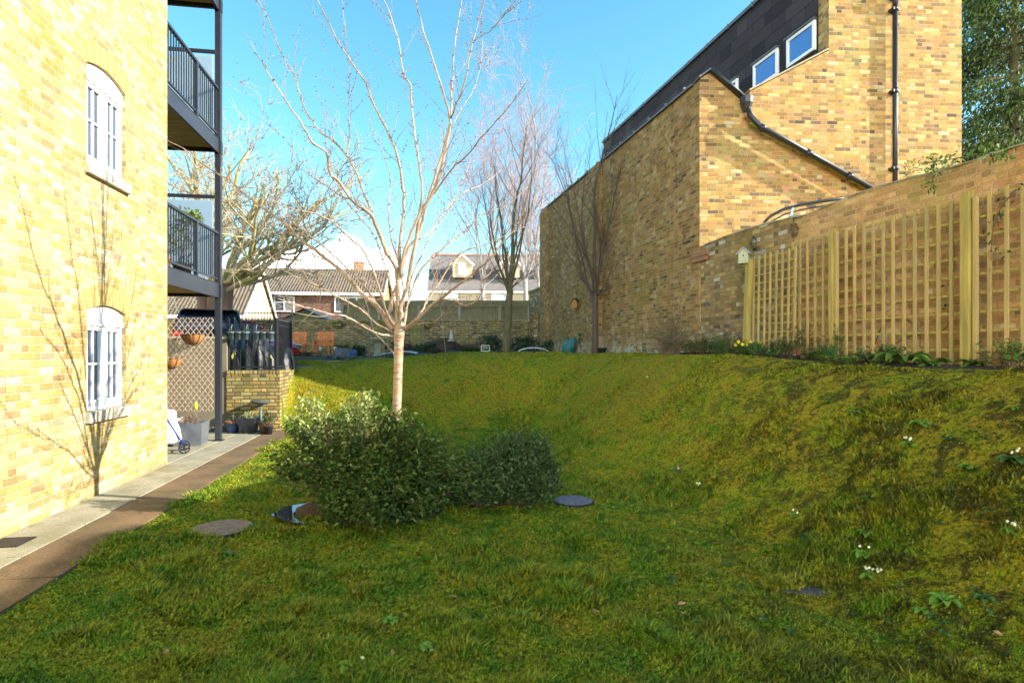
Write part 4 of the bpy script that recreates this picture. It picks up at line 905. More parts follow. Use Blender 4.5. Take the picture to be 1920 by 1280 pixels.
m = MB(); x = -7.25; i = 0
while x < .72: m.box(x, x + .135, .012 * (i % 2), .012 * (i % 2) + .02, 3.045, 3.60); x += .125; i += 1
m.build('boards', M_fen, e); MB().box(-7.3, .76, -.05, -.02, 3.56, 3.86).build('top_board', M_fen, e, bevel=.01); MB().box(-7.25, .76, .05, .08, 3.04, 3.1).build('rail', M_fen, e)
for px in (641, 710, 785, 861, 937, 992):
    X = (px - 960) / 1100 * BWY; m = MB(); m.box(X - .055, X + .055, -.10, -.052, 3.045, 3.63)
    m.build('fence_post', M_con, e)
railing('railing', (-12.6, BWY + .12, 0), (-9.4, BWY + .12, 0), 3.03, 3.42, .13, 'thin black railing on top of the far brick wall', spikes=False)
# ------------------------------------------------------------------ houses behind
def tile_mat(n, c, c2, sc=1.7, bd=.07):
    g = G(n); w1 = g.N.new('ShaderNodeTexWave'); w1.bands_direction = 'X'; w1.inputs['Scale'].default_value = sc; w1.wave_profile = 'SIN'; g.L.new(g.tc.outputs['Object'], w1.inputs[0])
    w2 = g.N.new('ShaderNodeTexWave'); w2.bands_direction = 'Z'; w2.inputs['Scale'].default_value = 2.0; w2.wave_profile = 'SAW'; g.L.new(g.tc.outputs['Object'], w2.inputs[0])
    c_ = g.ramp(g.noise(2, 6, .7), [(.35, c), (.65, c2)]); h = g.math('ADD', w1.outputs['Fac'], w2.outputs['Fac'])
    c_ = g.mix(g.mr(g.noise(30, 2), .4, .7, 0, .5), c_, tuple(x * .5 for x in c)); g.set(g.b.inputs['Base Color'], c_); g.b.inputs['Roughness'].default_value = .85
    g.bump(h, 1.0, bd); return g.m
M_tile = tile_mat('roof_tiles', (.22, .16, .11), (.13, .10, .06)); M_hbr = brick_mat('brown_brick', [(0, (.20, .10, .08)), (.5, (.26, .14, .10)), (.8, (.16, .08, .07))], (.26, .20, .17))
M_obr = brick_mat('orange_brick', [(0, (.50, .28, .16)), (.5, (.56, .34, .2)), (.8, (.42, .22, .12))], (.5, .38, .25)); M_crm = mat('cream_wall', (.55, .46, .33), (.48, .40, .28), 3, .9); M_wglass = glass_mat('far_glass', (.10, .12, .13), .08)
M_curt = mat('net_curtain', (.5, .5, .48), (.3, .32, .33), 6, .8)
def wide_window(par, x0, x1, z0, z1, n, y=-.03):
    wf = empty('window', (0, 0, 0)); wf.parent = par; f = MB(); f.box(x0, x1, y - .05, y, z0, z0 + .08); f.box(x0, x1, y - .05, y, z1 - .08, z1)
    for k in range(n + 1): xx = x0 + (x1 - x0 - .08) * k / n; f.box(xx, xx + .08, y - .05, y, z0 + .08, z1 - .08)
    if n > 1: f.box(x0 + (x1-x0)/n + .08, x1 - .08, y - .045, y, z1 - .42, z1 - .37)
    f.build('frame', M_white, wf); MB().box(x0 + .02, x1 - .02, y - .02, y + .01, z0 + .02, z1 - .02).build('pane', M_wglass, wf)
def house(loc, rz, wl, wr, D, zb, ze, zr, wallm, endm, label, roofm, wins, chim=None, name='house'):
    e = empty(name, loc, rz); tag(e, label, 'house')
    MB().box(-wl, wr, 0, D, zb, ze).build('wall', wallm, e)
    m = MB(); m.add([(wr + .004, 0, zb), (wr + .004, D, zb), (wr + .004, D, ze), (wr + .004, D / 2, zr - .1), (wr + .004, 0, ze)], [(0, 1, 2, 3, 4)]); m.build('gable_end', endm, e)
    m = MB(); ov = .3
    for s in (0, 1):
        y0, y1 = (-ov, D / 2) if s == 0 else (D + ov, D / 2); z0 = ze - ov * (zr - ze) / (D / 2)
        m.add([(-wl - .15, y0, z0), (wr + .15, y0, z0), (wr + .15, y1, zr), (-wl - .15, y1, zr), (-wl - .15, y0, z0 + .12), (wr + .15, y0, z0 + .12), (wr + .15, y1, zr + .12), (-wl - .15, y1, zr + .12)], [(0, 1, 2, 3), (4, 5, 6, 7), (0, 1, 5, 4), (1, 2, 6, 5), (3, 0, 4, 7)])
    rf = m.build('roof', roofm, e)
    if chim: x, w_ = chim; c = MB(); c.box(x - w_, x + w_, D/2 - .3, D/2 + .3, zr - .3, zr + .62); c.build('chimney', M_obr if name == 'house' else M_hbr, rf)
    z0 = ze - ov * (zr - ze) / (D / 2)
    MB().box(-wl - .16, wr + .16, -ov - .06, -ov - .003, z0 - .14, z0 + .05).build('gutter', M_white, e)
    m = MB(); m.bar((wr + .18, -ov, z0), (wr + .18, D/2, zr + .05), .03, .22); m.bar((wr + .18, D + ov, z0), (wr + .18, D/2, zr + .05), .03, .22); m.build('bargeboard', M_white, e)
    for (x0, x1, z0, z1, n) in wins: wide_window(e, x0, x1, z0, z1, n)
    return e
house((-8.4, 38, 0), R(7.6), 8.1, 0, 7, .5, 5.55, 7.35, M_hbr, M_obr, 'brown tiled house with a red chimney beyond the far wall', M_tile, [(-7.3, -5.45, 4.2, 5.2, 3), (-3.0, -.9, 4.2, 5.2, 3)], (-1.9, .35))
house((-14.0, 30.5, 0), R(7.6), 7, 0, 6, .5, 3.75, 6.25, M_crm, M_crm, 'house with a cream gable and white bargeboard seen through the pollarded tree', M_tile, [(-6, -4.5, 2.2, 3.3, 2)])
M_greyt = tile_mat('grey_tiles', (.24, .21, .19), (.17, .15, .14), 3.4, .02); M_black = mat('black_slate', (.04, .04, .05), (.06, .055, .06), 4, .7)
hc = house((3.2, 57, 0), R(3), 11.2, 0, 8, .5, 7.75, 11.5, M_crm, M_crm, 'pale house with dark mansard and two white gabled dormers in the distance', M_greyt, [(-9.6, -8.4, 6.1, 7.3, 2), (-5.2, -3.4, 6.1, 7.3, 3), (-1.0, .6 - .7, 6.1, 7.3, 2)])
MB().box(-11.3, .1, 1.0, 3, 8.8, 9.75).build('mansard', M_black, hc)
for x in (-8.0, -3.4):
    d = MB(); d.prism([(x - .95, 8.9), (x + .95, 8.9), (x + .95, 10.2), (x, 11.0), (x - .95, 10.2)], .25, 3.5, 'y'); dm = d.build('dormer', M_crm, hc)
    b = MB(); b.bar((x - 1.15, .15, 10.05), (x + .05, .15, 11.12), .2, .16); b.bar((x + 1.15, .15, 10.05), (x - .05, .15, 11.12), .2, .16); b.build('bargeboard', M_white, dm)
    f = MB(); f.box(x - .35, x + .35, .16, .24, 9.1, 10.3); f.build('window', M_white, dm); MB().box(x - .24, x + .24, .13, .158, 9.2, 10.2).build('pane', M_wglass, dm)
m = MB(); 
for i in range(38): m.box(-11.2 + i * .3, -10.93 + i * .3, 3.85, 4.15, 11.6, 11.78)
m.build('ridge_tiles', mat('orange_ridge', (.45, .22, .12), None, 9, .8), hc)
e = empty('shed', (-9.75, 27.5, 0)); tag(e, 'small green-brown shed gable showing above the far brick wall', 'shed')
m = MB(); m.prism([(-1.0, 1), (1.0, 1), (1.0, 3.2), (0, 3.62), (-1.0, 3.2)], 0, 2, 'y'); m.build('wall', mat('olive_boards', (.22, .22, .10), (.16, .16, .07), 4, .9, stretch=(1, 1, 8)), e)
m = MB(); m.bar((-1.15, 1, 3.13), (.02, 1, 3.68), 2.2, .05); m.bar((1.15, 1, 3.13), (-.02, 1, 3.68), 2.2, .05); m.v = [(x, y, z) for x, y, z in m.v]; m.build('roof', M_black, e)
# ------------------------------------------------------------------ trees
def bark(n, c, c2, sc=14, rough=.8, bands=False, bump=.5, bmp=60, moss=None):
    g = G(n); col = g.ramp(g.noise(sc, 5, .6, mapping=(1, 1, 2.6) if bands else (1, 1, .3)), [(.38, c), (.62, c2)])
    if moss: col = g.mix(g.mr(g.noise(2.5, 5), .48, .62, 0, .8), col, moss)
    if bands: col = g.mix(g.mr(g.noise(30, 3, .6, mapping=(.3, .3, 3)), .53, .62, 0, .85), col, (.13, .06, .03))
    g.set(g.b.inputs['Base Color'], col); g.b.inputs['Roughness'].default_value = rough; g.bump(g.noise(bmp, 4, .6, mapping=(1, 1, 3) if bands else (1, 1, .3)), bump, .01); return g.m
def wander(a, b, n, amp, rgn):
    a = Vector(a); b = Vector(b); L_ = (b - a).length; pts = [a]; off = Vector((0, 0, 0))
    for i in range(1, n):
        off = off * .75 + Vector((rgn.gauss(0, amp), rgn.gauss(0, amp), rgn.gauss(0, amp))) * L_ / n; pts.append(a.lerp(b, i / n) + off)
    pts.append(b); return pts
def rot_dir(d, ang, rgn):
    ax = d.orthogonal().normalized(); ax = Matrix.Rotation(rgn.uniform(0, 6.283), 3, d) @ ax; return Matrix.Rotation(ang, 3, ax) @ d
def catmull(pts, rad, sub=3):
    P_ = []; Rr = []; n = len(pts)
    for i in range(n - 1):
        p0 = pts[max(i-1, 0)]; p1 = pts[i]; p2 = pts[i+1]; p3 = pts[min(i+2, n-1)]
        for k in range(sub):
            t = k / sub; P_.append(.5 * ((2*p1) + (p2-p0)*t + (2*p0-5*p1+4*p2-p3)*t*t + (3*p1-p0-3*p2+p3)*t*t*t)); Rr.append(rad[i] * (1-t) + rad[i+1] * t)
    P_.append(pts[-1]); Rr.append(rad[-1]); return P_, Rr
rg = random.Random(21)
# --- foreground cherry, limbs follow the photograph's skeleton, each at its own depth
TY = 5.98
M_cherry = bark('cherry_bark', (.40, .22, .10), (.40, .33, .24), 7, .38, bands=True, bump=.6)
M_cherry2 = bark('cherry_twig', (.38, .29, .22), (.26, .18, .13), 30, .45, bump=.3)
M_bud = mat('bud', (.16, .06, .05), (.10, .05, .035), 30, .6)
tree = empty('cherry_tree', (P(742, 900, TY).x, TY, .1)); tag(tree, 'bare young cherry tree with shiny coppery bark growing out of the dark shrub', 'tree')
inv = Vector(tree.location)
trunk = MB(); br = MB(); tw = MB(); bd = MB()
tp = [P(741, 960, TY), P(742, 880, TY), P(743, 800, TY), P(745, 740, TY), P(747, 680, TY), P(748, 640, TY), P(749, 618, TY), P(750, 604, TY)]
a_, b_ = catmull([p - inv for p in tp], [.055, .051, .048, .046, .046, .050, .058, .040], 3)
b_ = [r * (1 + .03 * math.sin(i * 2.1)) for i, r in enumerate(b_)]; trunk.tube(a_, b_, 14)
LIMBS = [  # (points px, r0, r1, tip depth offset, twig density)
 ([(742,630),(718,628),(695,620),(671,606),(645,592),(617,588),(587,579),(554,572),(520,560)], .017, .004, -.9, 1.0),
 ([(740,624),(713,611),(692,594),(671,576),(643,562),(617,547),(587,532),(561,522),(530,505),(500,470)], .017, .003, -.5, 1),
 ([(738,618),(728,606),(718,590),(702,569),(681,554),(667,538),(645,512),(622,494),(599,475),(575,458),(554,440),(540,423),(500,395),(460,365),(425,335),(385,312),(345,280),(300,255)], .036, .0035, .7, .9),
 ([(745,612),(745,560),(743,505),(725,475),(712,440),(695,402),(665,380),(638,344),(617,321),(611,285),(585,267),(564,229),(534,187),(490,116),(460,61)], .030, .003, -1.1, 1),
 ([(742,500),(726,473),(714,440),(700,407),(689,380),(668,324),(650,290),(620,261),(602,249),(570,202),(552,142),(527,98),(507,44),(485,0),(470,-40)], .018, .003, .9, 1),
 ([(748,600),(748,540),(749,491),(751,442),(757,380),(755,345),(745,291),(721,234),(698,190),(686,157),(650,104),(623,56),(595,0),(575,-60)], .024, .004, .3, 1),
 ([(751,520),(758,470),(775,430),(790,385),(790,341),(781,276),(772,208),(769,160),(757,140),(745,71),(721,0),(705,-50)], .019, .0035, -.5, 1),
 ([(744,608),(731,590),(734,565),(744,538),(751,510),(763,472),(784,440),(800,383),(819,320),(837,258),(843,220),(825,154),(807,98),(790,45),(779,0),(770,-50)], .030, .0035, .1, 1),
 ([(845,222),(847,180),(849,142),(855,68),(867,0),(872,-40)], .012, .004, .3, .8),
 ([(845,222),(857,195),(873,148),(887,80),(908,0),(915,-40)], .014, .004, -.4, .9),
 ([(889,77),(905,65),(923,56),(940,35),(956,19),(980,0)], .007, .003, -.5, 1.2),
 ([(845,240),(865,205),(887,169),(902,119),(904,60),(903,20)], .009, .002, .4, 1.2),
 ([(750,612),(753,590),(751,571),(765,529),(781,449),(788,402),(812,360),(826,320),(838,270),(845,228)], .028, .012, -.25, .8),
 ([(786,449),(809,430),(840,388),(873,360),(905,345),(940,318)], .013, .003, .8, 1),
 ([(800,383),(826,345),(849,315),(876,291),(905,255),(935,222),(959,193),(992,150)], .013, .003, -.8, 1),
 ([(758,617),(770,608),(786,594),(809,571),(826,561),(856,536),(891,508),(915,489),(938,461),(965,430),(985,390)], .026, .003, -.6, 1.1),
 ([(786,594),(795,575),(805,557),(828,524),(847,494),(868,472),(915,456),(950,440),(985,425)], .015, .003, .5, 1.2),
 ([(826,561),(850,564),(870,572),(890,568),(903,548),(910,520),(922,490)], .009, .003, -1.1, 1.3),
 ([(760,619),(775,610),(786,606),(812,604),(826,594),(832,582)], .009, .003, -.5, 1.2),
 ([(757,612),(762,583),(768,559),(786,512),(816,477),(845,454),(875,430),(906,402),(950,385),(990,350)], .020, .003, .9, 1.2),
 ([(743,612),(732,600),(720,571),(702,512),(681,470),(657,447),(629,421),(599,404),(563,395),(535,388),(505,372)], .020, .003, -.8, 1.1),
 ([(740,612),(727,604),(692,547),(669,519),(634,487),(606,461),(575,437),(548,416),(515,380),(500,340)], .020, .003, 1.1, 1.1),
 ([(699,407),(680,380),(645,370),(614,350),(590,335),(570,315),(540,267),(507,237),(469,212)], .009, .002, .2, 1),
 ([(758,605),(765,560),(772,520),(790,480),(815,430),(838,400),(862,350),(880,310)], .014, .003, 1.3, 1.1),
 ([(748,605),(738,560),(728,520),(715,480),(700,440),(668,400),(640,360),(628,300)], .014, .003, 1.4, 1.1),
 ([(753,608),(758,560),(752,510),(735,450),(728,400),(732,340),(722,300),(700,250),(690,210)], .014, .003, 1.2, 1.1),
 ([(650,290),(655,250),(653,200),(655,150),(652,100),(646,50),(640,-10)], .007, .002, -.4, 1.4),
 ([(584,580),(600,560),(598,530),(590,500),(585,440),(578,400),(572,360)], .007, .002, -1.2, 1.2),
 ([(671,606),(690,612),(712,634),(728,650),(738,664)], .006, .002, -.3, 1),
]
def spur(mbb, p, d, r):
    q = p + d * r * 3.6; mbb.tube([p, p + d * r * 1.6, q], [r * .7, r, r * .15], 4, cap=False, smooth=False)
def twig(p, d, ln, r, rgn, depth=0):
    n = max(3, int(ln / .09)); pts = [p]; dd = d.copy()
    for i in range(n):
        dd = (dd + Vector((rgn.gauss(0, .13), rgn.gauss(0, .13), rgn.gauss(.05, .10)))).normalized(); pts.append(pts[-1] + dd * ln / n)
    tw.tube(pts, [r * (1 - .75 * i / n) for i in range(n + 1)], 4, cap=False)
    for i in range(1, n + 1):
        for _ in range(2 if i < n else 1):
            if rgn.random() < .85: s_ = rot_dir(dd, rgn.uniform(.5, 1.2), rgn); spur(bd, pts[i].lerp(pts[i-1], rgn.random() * .8), s_, rgn.uniform(.0028, .0048))
    if depth < 1 and ln > .35:
        for _ in range(rgn.randint(1, 2)):
            i = rgn.randint(1, n - 1); twig(pts[i], rot_dir((pts[i+1] - pts[i]).normalized(), rgn.uniform(.4, .9), rgn), ln * rgn.uniform(.3, .6), r * .65, rgn, depth + 1)
for (pts, r0, r1, dz, dens) in LIMBS:
    n = len(pts); start_dz = 0
    if pts[0][1] < 560 or abs(pts[0][0] - 748) > 25:      # starts on another limb: find a starting depth from the nearest built point
        start_dz = None
    P0 = P(pts[0][0], pts[0][1], TY)
    if start_dz is None:
        best = min(ENDS, key=lambda e_: (e_[0] - pts[0][0]) ** 2 + (e_[1] - pts[0][1]) ** 2); start_dz = best[2]
    else:
        if 'ENDS' not in globals(): ENDS = []
    W = []
    for i, (px, py) in enumerate(pts):
        t = i / (n - 1); z_ = TY + start_dz + (dz - start_dz * .0) * t ** 1.1; ENDS.append((px, py, z_ - TY)); W.append(P(px, py, z_) - inv)
    rr = [.78 * r0 * (1 - (i / (n - 1))) ** .9 + r1 * (i / (n - 1)) for i in range(n)]
    pp, r_ = catmull(W, rr, 4)
    pp = [p + Vector((rg.gauss(0, .0035), rg.gauss(0, .0035), rg.gauss(0, .0035))) if 1 < i < len(pp) - 1 else p for i, p in enumerate(pp)]
    br.tube(pp, r_, 8 if r0 > .014 else 6)
    tot = sum((pp[i+1] - pp[i]).length for i in range(len(pp) - 1)); k = int(tot * 8.5 * dens)
    for _ in range(k):
        i = int(rg.uniform(.16, .97) * (len(pp) - 2)); d = (pp[i+1] - pp[i]).normalized(); s_ = rot_dir(d, rg.uniform(.4, 1.0), rg); s_.z += .25; s_.normalize()
        twig(pp[i], s_, rg.choice((.08, .12, .2, .3, .45, .6)) * rg.uniform(.7, 1.2), min(.0042, r_[i] * .5), rg)
    for _ in range(int(tot * 9)):
        i = int(rg.uniform(.25, 1) * (len(pp) - 2)); d = (pp[i+1] - pp[i]).normalized(); s_ = rot_dir(d, rg.uniform(.7, 1.5), rg); spur(bd, pp[i] + s_ * r_[i] * .8, s_, rg.uniform(.0035, .006))
trunk.build('trunk', M_cherry, tree); br.build('branches', bark('cherry_branch', (.42, .32, .22), (.22, .15, .09), 12, .4, bump=.4), tree); c_ = tw.build('crown', M_cherry2, tree); bd.build('buds', M_bud, c_)
# --- generic bare tree
def bare_tree(name, loc, label, hgt, r0, fork, leaders, spread, m_tr, m_tw, seed, lean=0., group=None, twigs=5, tl=.5, tr=.004, levels=2, weep=0, curve=.5, side=10, subn=9, extra=None):
    rgn = random.Random(seed); e = empty(name, loc); tag(e, label, 'tree', group); T = MB(); Tw = MB()
    top = Vector((lean * .5, 0, fork)); pts = wander((0, 0, -.15), top, 6, .03, rgn); T.tube(pts, [r0 * 1.15] + [r0 * (1 - .22 * i / 6) for i in range(1, 7)], 10)
    B = MB()
    def limb(a, d, ln, r, lev):
        n = max(4, int(ln / (.28 if lev else .35))); p = Vector(a); dd = d.normalized(); pts = [p]
        for i in range(n):
            dd = (dd + Vector((rgn.gauss(0, .09), rgn.gauss(0, .09), (curve * .16 if not (weep and lev >= 2) else -weep * .12)))).normalized(); pts.append(pts[-1] + dd * ln / n)
        rr = [max(tr * .5, r * (1 - .88 * i / n)) for i in range(n + 1)]; (B if lev < 2 else Tw).tube(pts, rr, 6 if lev == 0 else 4, cap=False)
        if lev < levels:
            kk = subn if lev == 0 else twigs
            for k in range(kk):
                f = rgn.uniform(.15, .95); i = min(n - 1, int(f * n)); d2 = rot_dir((pts[i+1] - pts[i]).normalized(), rgn.uniform(.3, .75), rgn)
                if weep and lev >= 1: d2.z -= .2
                limb(pts[i].lerp(pts[i+1], rgn.random()), d2, ln * rgn.uniform(.28, .5) * (1.2 - f * .6) if lev < 1 else tl * rgn.uniform(.5, 1.3), max(tr, rr[i] * .5) if lev < 1 else tr, lev + 1)
    for k in range(leaders):
        a = 2 * math.pi * (k + rgn.random() * .5) / leaders; t = 0 if k == 0 else spread * rgn.uniform(.5, 1.1); d = Vector((math.cos(a) * t, math.sin(a) * t, 1)); s = Vector(pts[-1]).lerp(Vector(pts[-2]), rgn.random() * (.9 if k else 0))
        limb(s, d, (hgt - fork) * (1 if k == 0 else rgn.uniform(.6, .92)), r0 * (.55 if k == 0 else rgn.uniform(.24, .40)), 0)
    for k in range(side):
        f = rgn.uniform(.9, 1.05); a = rgn.uniform(0, 6.28); limb(Vector(pts[-1]) * f, Vector((math.cos(a), math.sin(a), .5)), (hgt - fork) * rgn.uniform(.25, .4), r0 * .2, 1)
    T.build('trunk', m_tr, e); c = B.build('branches', m_tr, e); Tw.build('crown', m_tw, e); return e
M_ob = bark('olive_bark', (.17, .14, .06), (.12, .09, .045), 9); M_ot = bark('brown_twig', (.17, .12, .09), (.11, .08, .06), 20)
x, y = P(950, 660, 20.5).x, 20.5
bare_tree('slender_tree', (x, y, float(H(x, y))), 'bare upright tree with a greenish trunk standing before the far board fence', 8.2, .145, 2.25, 8, .46, M_ob, M_ot, 5, lean=.25, twigs=6, tl=.75, tr=.004, side=4, subn=8, curve=.75)
x, y = P(1116, 662, 16.3).x, 16.3
bare_tree('slender_tree', (x, y, float(H(x, y))), 'bare slender tree in front of the flank wall pilaster and orange birdhouse', 6.9, .098, 1.65, 7, .52, bark('grey_brown_bark', (.10, .07, .045), (.07, .05, .035), 9), mat('dark_twig', (.095, .07, .05), (.065, .05, .035), 9, .8), 9, twigs=7, tl=.5, tr=.0035, side=5, subn=10, curve=.75)
M_bb = bark('birch_bark', (.36, .31, .28), (.22, .19, .18), 6); M_bt = bark('birch_twig', (.50, .30, .28), (.38, .24, .25), 12)
for i, (px, Z_, h_, sd) in enumerate(((905, 44, 20.5, 31), (985, 42, 22.5, 32), (1010, 47, 19, 33))):
    bare_tree('birch_tree', (P(px, 660, Z_).x, Z_, 1.3), ['tall pale birch with pinkish twigs, left of the three behind the fence', 'tallest pinkish birch with a leaning white trunk behind the far fence', 'tall birch rising beside the end of the brick building'][i], h_, .2, 5.5, 5, .16, M_bb, M_bt, sd, twigs=12, tl=1.7, tr=.012, weep=.7, curve=.35, side=3, subn=18, group='birches behind the far fence')
# --- pollarded tree on the left
def pollard(loc, label, seed):
    rgn = random.Random(seed); e = empty('pollarded_tree', loc); tag(e, label, 'tree'); T = MB(); B = MB(); Tw = MB()
    M_p = bark('pollard_bark', (.52, .42, .24), (.34, .27, .14), 3, .85, bump=.6, bmp=20, moss=(.26, .25, .05)); M_tr = bark('red_brown_bark', (.20, .11, .07), (.12, .07, .045), 3, .85, bump=.7, bmp=15)
    T.tube(wander((0, 0, -.2), (.1, 0, 3.1), 6, .04, rgn), [.52, .45, .42, .42, .44, .46, .40], 14); T.tube(wander((-.9, .3, -.2), (-.75, .2, 3.0), 5, .04, rgn), [.33, .3, .28, .28, .28, .24], 10)
    def limb(a, d, ln, r, lev):
        n = max(4, int(ln / .45)); dd = d.normalized(); pts = [Vector(a)]
        for i in range(n):
            dd = (dd + Vector((rgn.gauss(0, .20), rgn.gauss(0, .20), rgn.gauss(.03, .16)))).normalized(); pts.append(pts[-1] + dd * ln / n)
        end = .42 if lev < 2 else .25; rr = [r * (1 - (1 - end) * i / n) for i in range(n + 1)]
        (B if lev < 2 else Tw).tube(pts, rr, 8 if lev == 0 else 5)
        if lev < 3:
            for k in range((6, 5, 4)[lev]):
                f = rgn.uniform(.3, 1); i = min(n - 1, int(f * n)); limb(pts[i], rot_dir((pts[i+1] - pts[i]).normalized(), rgn.uniform(.35, .95), rgn), ln * rgn.uniform(.35, .65), max(.012, rr[i] * rgn.uniform(.4, .62)), lev + 1)
    for k in range(26):
        a = 2 * math.pi * k / 26 + rgn.random(); el_ = rgn.uniform(.25, 1.35); d = Vector((math.cos(a) * math.cos(el_), math.sin(a) * math.cos(el_), math.sin(el_))); limb((.05 + d.x * .2, d.y * .2, 2.6 + rgn.random() * .5), d, rgn.uniform(3.0, 4.4) + 2.6 * d.z, rgn.uniform(.07, .115) + .03 * d.z, 0)
    T.build('trunk', M_tr, e); B.build('branches', M_p, e); Tw.build('crown', bark('pollard_twig', (.44, .35, .22), (.3, .23, .14), 8), e)
pollard((P(410, 0, 22.5).x, 22.5, 1.2), 'big pollarded tree with crooked sunlit branches behind the parked cars', 12)
# --- conifer
M_con_l = leaf_mat('cypress_leaf', (.035, .07, .018), (.13, .18, .035), .9, c3=(.26, .28, .07)); rngc = np.random.default_rng(5)
def conifer(loc, hgt, rad, n, label, seed):
    e = empty('conifer_tree', loc); tag(e, label, 'tree', 'conifers beyond the garden wall'); rgn = random.Random(seed); rng = np.random.default_rng(seed)
    MB().tube([(0, 0, -.3), (0, 0, hgt * .5), (0, 0, hgt * .95)], [.2, .13, .03], 10).build('trunk', M_ob, e)
    Lv = Leaves(); B = MB()
    for k in range(n):
        z = hgt * rgn.uniform(.04, .98); a = rgn.uniform(0, 6.28); r = rad * (1 - z / hgt) ** .7 * rgn.uniform(.55, 1.1) + .25
        d = Vector((math.cos(a), math.sin(a), -.05)); p1 = Vector((0, 0, z + .3)); p2 = p1 + d * r; p2.z -= .35 * r * rgn.uniform(.3, 1)
        B.tube([p1, p1.lerp(p2, .5) + Vector((0, 0, .12)), p2], [.04, .025, .008], 4, cap=False)
        m_ = 230; f = rng.uniform(.35, 1.05, m_) ** .8; base = np.array(p1)[None] * (1 - f[:, None]) + np.array(p2)[None] * f[:, None]
        base += rng.normal(0, 1, (m_, 3)) * np.array([.20, .20, .12]) * (.5 + .4 * r); base[:, 2] -= rng.exponential(.22, m_)
        dd = np.stack([rng.normal(d.x * .5, .35, m_), rng.normal(d.y * .5, .35, m_), rng.normal(-1, .35, m_)], 1)
        V, F = leaf_arrays(base, dd, .16, .055, rng, fold=.1); Lv.add(V, F)
    B.build('branches', M_ob, e); Lv.build('crown', M_con_l, e)
conifer((15.6, 18.2, 1.3), 19, 3.3, 420, 'tall dark conifer with drooping sprays right of the brick gable', 1)
conifer((20.5, 21.0, 1.3), 19, 3.4, 360, 'dark conifer at the right edge of the photo, sky showing through it', 2)
# ------------------------------------------------------------------ shrubs in the lawn
def stem_shrub(name, loc, rad, label, seed, nst, nl, ln, wd, lmat, smat, droop=.2, tilt=(0, 0), shell=.35, base=.35, sprigs=(), cat='shrub', lumps=None, leafup=.3, cut=None):
    rgn = random.Random(seed); rng = np.random.default_rng(seed); e = empty(name, loc); tag(e, label, cat); st = MB(); Pp = []; Dd = []
    for k in range(nst):
        a = rgn.uniform(0, 6.283); el_ = math.asin(rgn.uniform(.0, 1)); q = rgn.choice((rgn.uniform(.62, .95), rgn.uniform(.85, 1.05), rgn.uniform(.98, 1.20)))
        d = Vector((math.cos(a) * math.cos(el_), math.sin(a) * math.cos(el_), math.sin(el_)))
        t = Vector((d.x * rad[0], d.y * rad[1], d.z * rad[2] * .9 + .08)) * q
        if lumps: t = t * (.86 + .22 * max(0, math.sin(lumps[0] * a + lumps[1]) * math.cos(el_) + math.sin(el_ * 3)))
        t += Vector((tilt[0] * t.z, tilt[1] * t.z, 0))
        s = Vector((rgn.uniform(-1, 1) * rad[0] * base, rgn.uniform(-1, 1) * rad[1] * base, 0)); m_ = s.lerp(t, .5) + Vector((rgn.gauss(0, .04), rgn.gauss(0, .04), .10))
        pts, rr = catmull([s, m_, t], [.007, .005, .0025], 3); st.tube(pts, rr, 4, cap=False)
        for _ in range(nl):
            f = 1 - (rgn.random() ** 1.7) * (1 - shell); i = min(len(pts) - 2, int(f * (len(pts) - 1))); p = pts[i].lerp(pts[i+1], rgn.random()); spread = .05 + .05 * (1 - f)
            Pp.append([p.x + rgn.gauss(0, spread), p.y + rgn.gauss(0, spread), max(.02, p.z + rgn.gauss(0, spread))]); dv = (pts[i+1] - pts[i]).normalized() * .8 + Vector((rgn.gauss(0, .7), rgn.gauss(0, .7), rgn.gauss(leafup, .5))); Dd.append(list(dv))
    Ps, Ds = [], []
    for (sx, sy, sz, bx, by, n_) in sprigs:
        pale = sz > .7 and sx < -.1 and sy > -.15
        for _ in range(n_):
            s = Vector((bx, by, sz * .45)); t = Vector((sx + rgn.gauss(0, .05), sy + rgn.gauss(0, .05), sz + rgn.gauss(0, .03))); st.tube([s, s.lerp(t, .6) + Vector((0, 0, .03)), t], [.005, .004, .002], 4)
            for k in range(34): f = rgn.uniform(.45, 1.03); p = s.lerp(t, f) + Vector((0, 0, .03 * f)); (Ps if pale else Pp).append([p.x + rgn.gauss(0, .018), p.y + rgn.gauss(0, .018), p.z]); (Ds if pale else Dd).append([rgn.gauss(0, 1), rgn.gauss(0, 1), rgn.gauss(-.1, .5)])
    if Ps: V, F = leaf_arrays(Ps, Ds, ln * .95, wd, rng, droop=droop); npmesh('sun_painted_tips', V, F, leaf_mat('sun_painted_leaf', (.34, .42, .12), (.44, .50, .18), 9, .5, .3, c3=(.50, .52, .22)), e)  # upper-left tips paler: their sunlight is painted into the leaf colour
    if cut: kp = [i for i, p in enumerate(Pp) if not cut(p)]; Pp = [Pp[i] for i in kp]; Dd = [Dd[i] for i in kp]
    st.build('stems', smat, e); V, F = leaf_arrays(Pp, Dd, ln, wd, rng, droop=droop); npmesh('foliage', V, F, lmat, e); return e
M_big = leaf_mat('shrub_leaf', (.05, .10, .016), (.085, .14, .022), 5, .5, .3, c3=(.24, .30, .07)); M_hebe = leaf_mat('hebe_leaf', (.05, .10, .028), (.08, .14, .038), 6, .5, .3, c3=(.20, .28, .11))
M_stem = mat('reddish_stem', (.17, .08, .045), (.10, .055, .035), 9, .8)
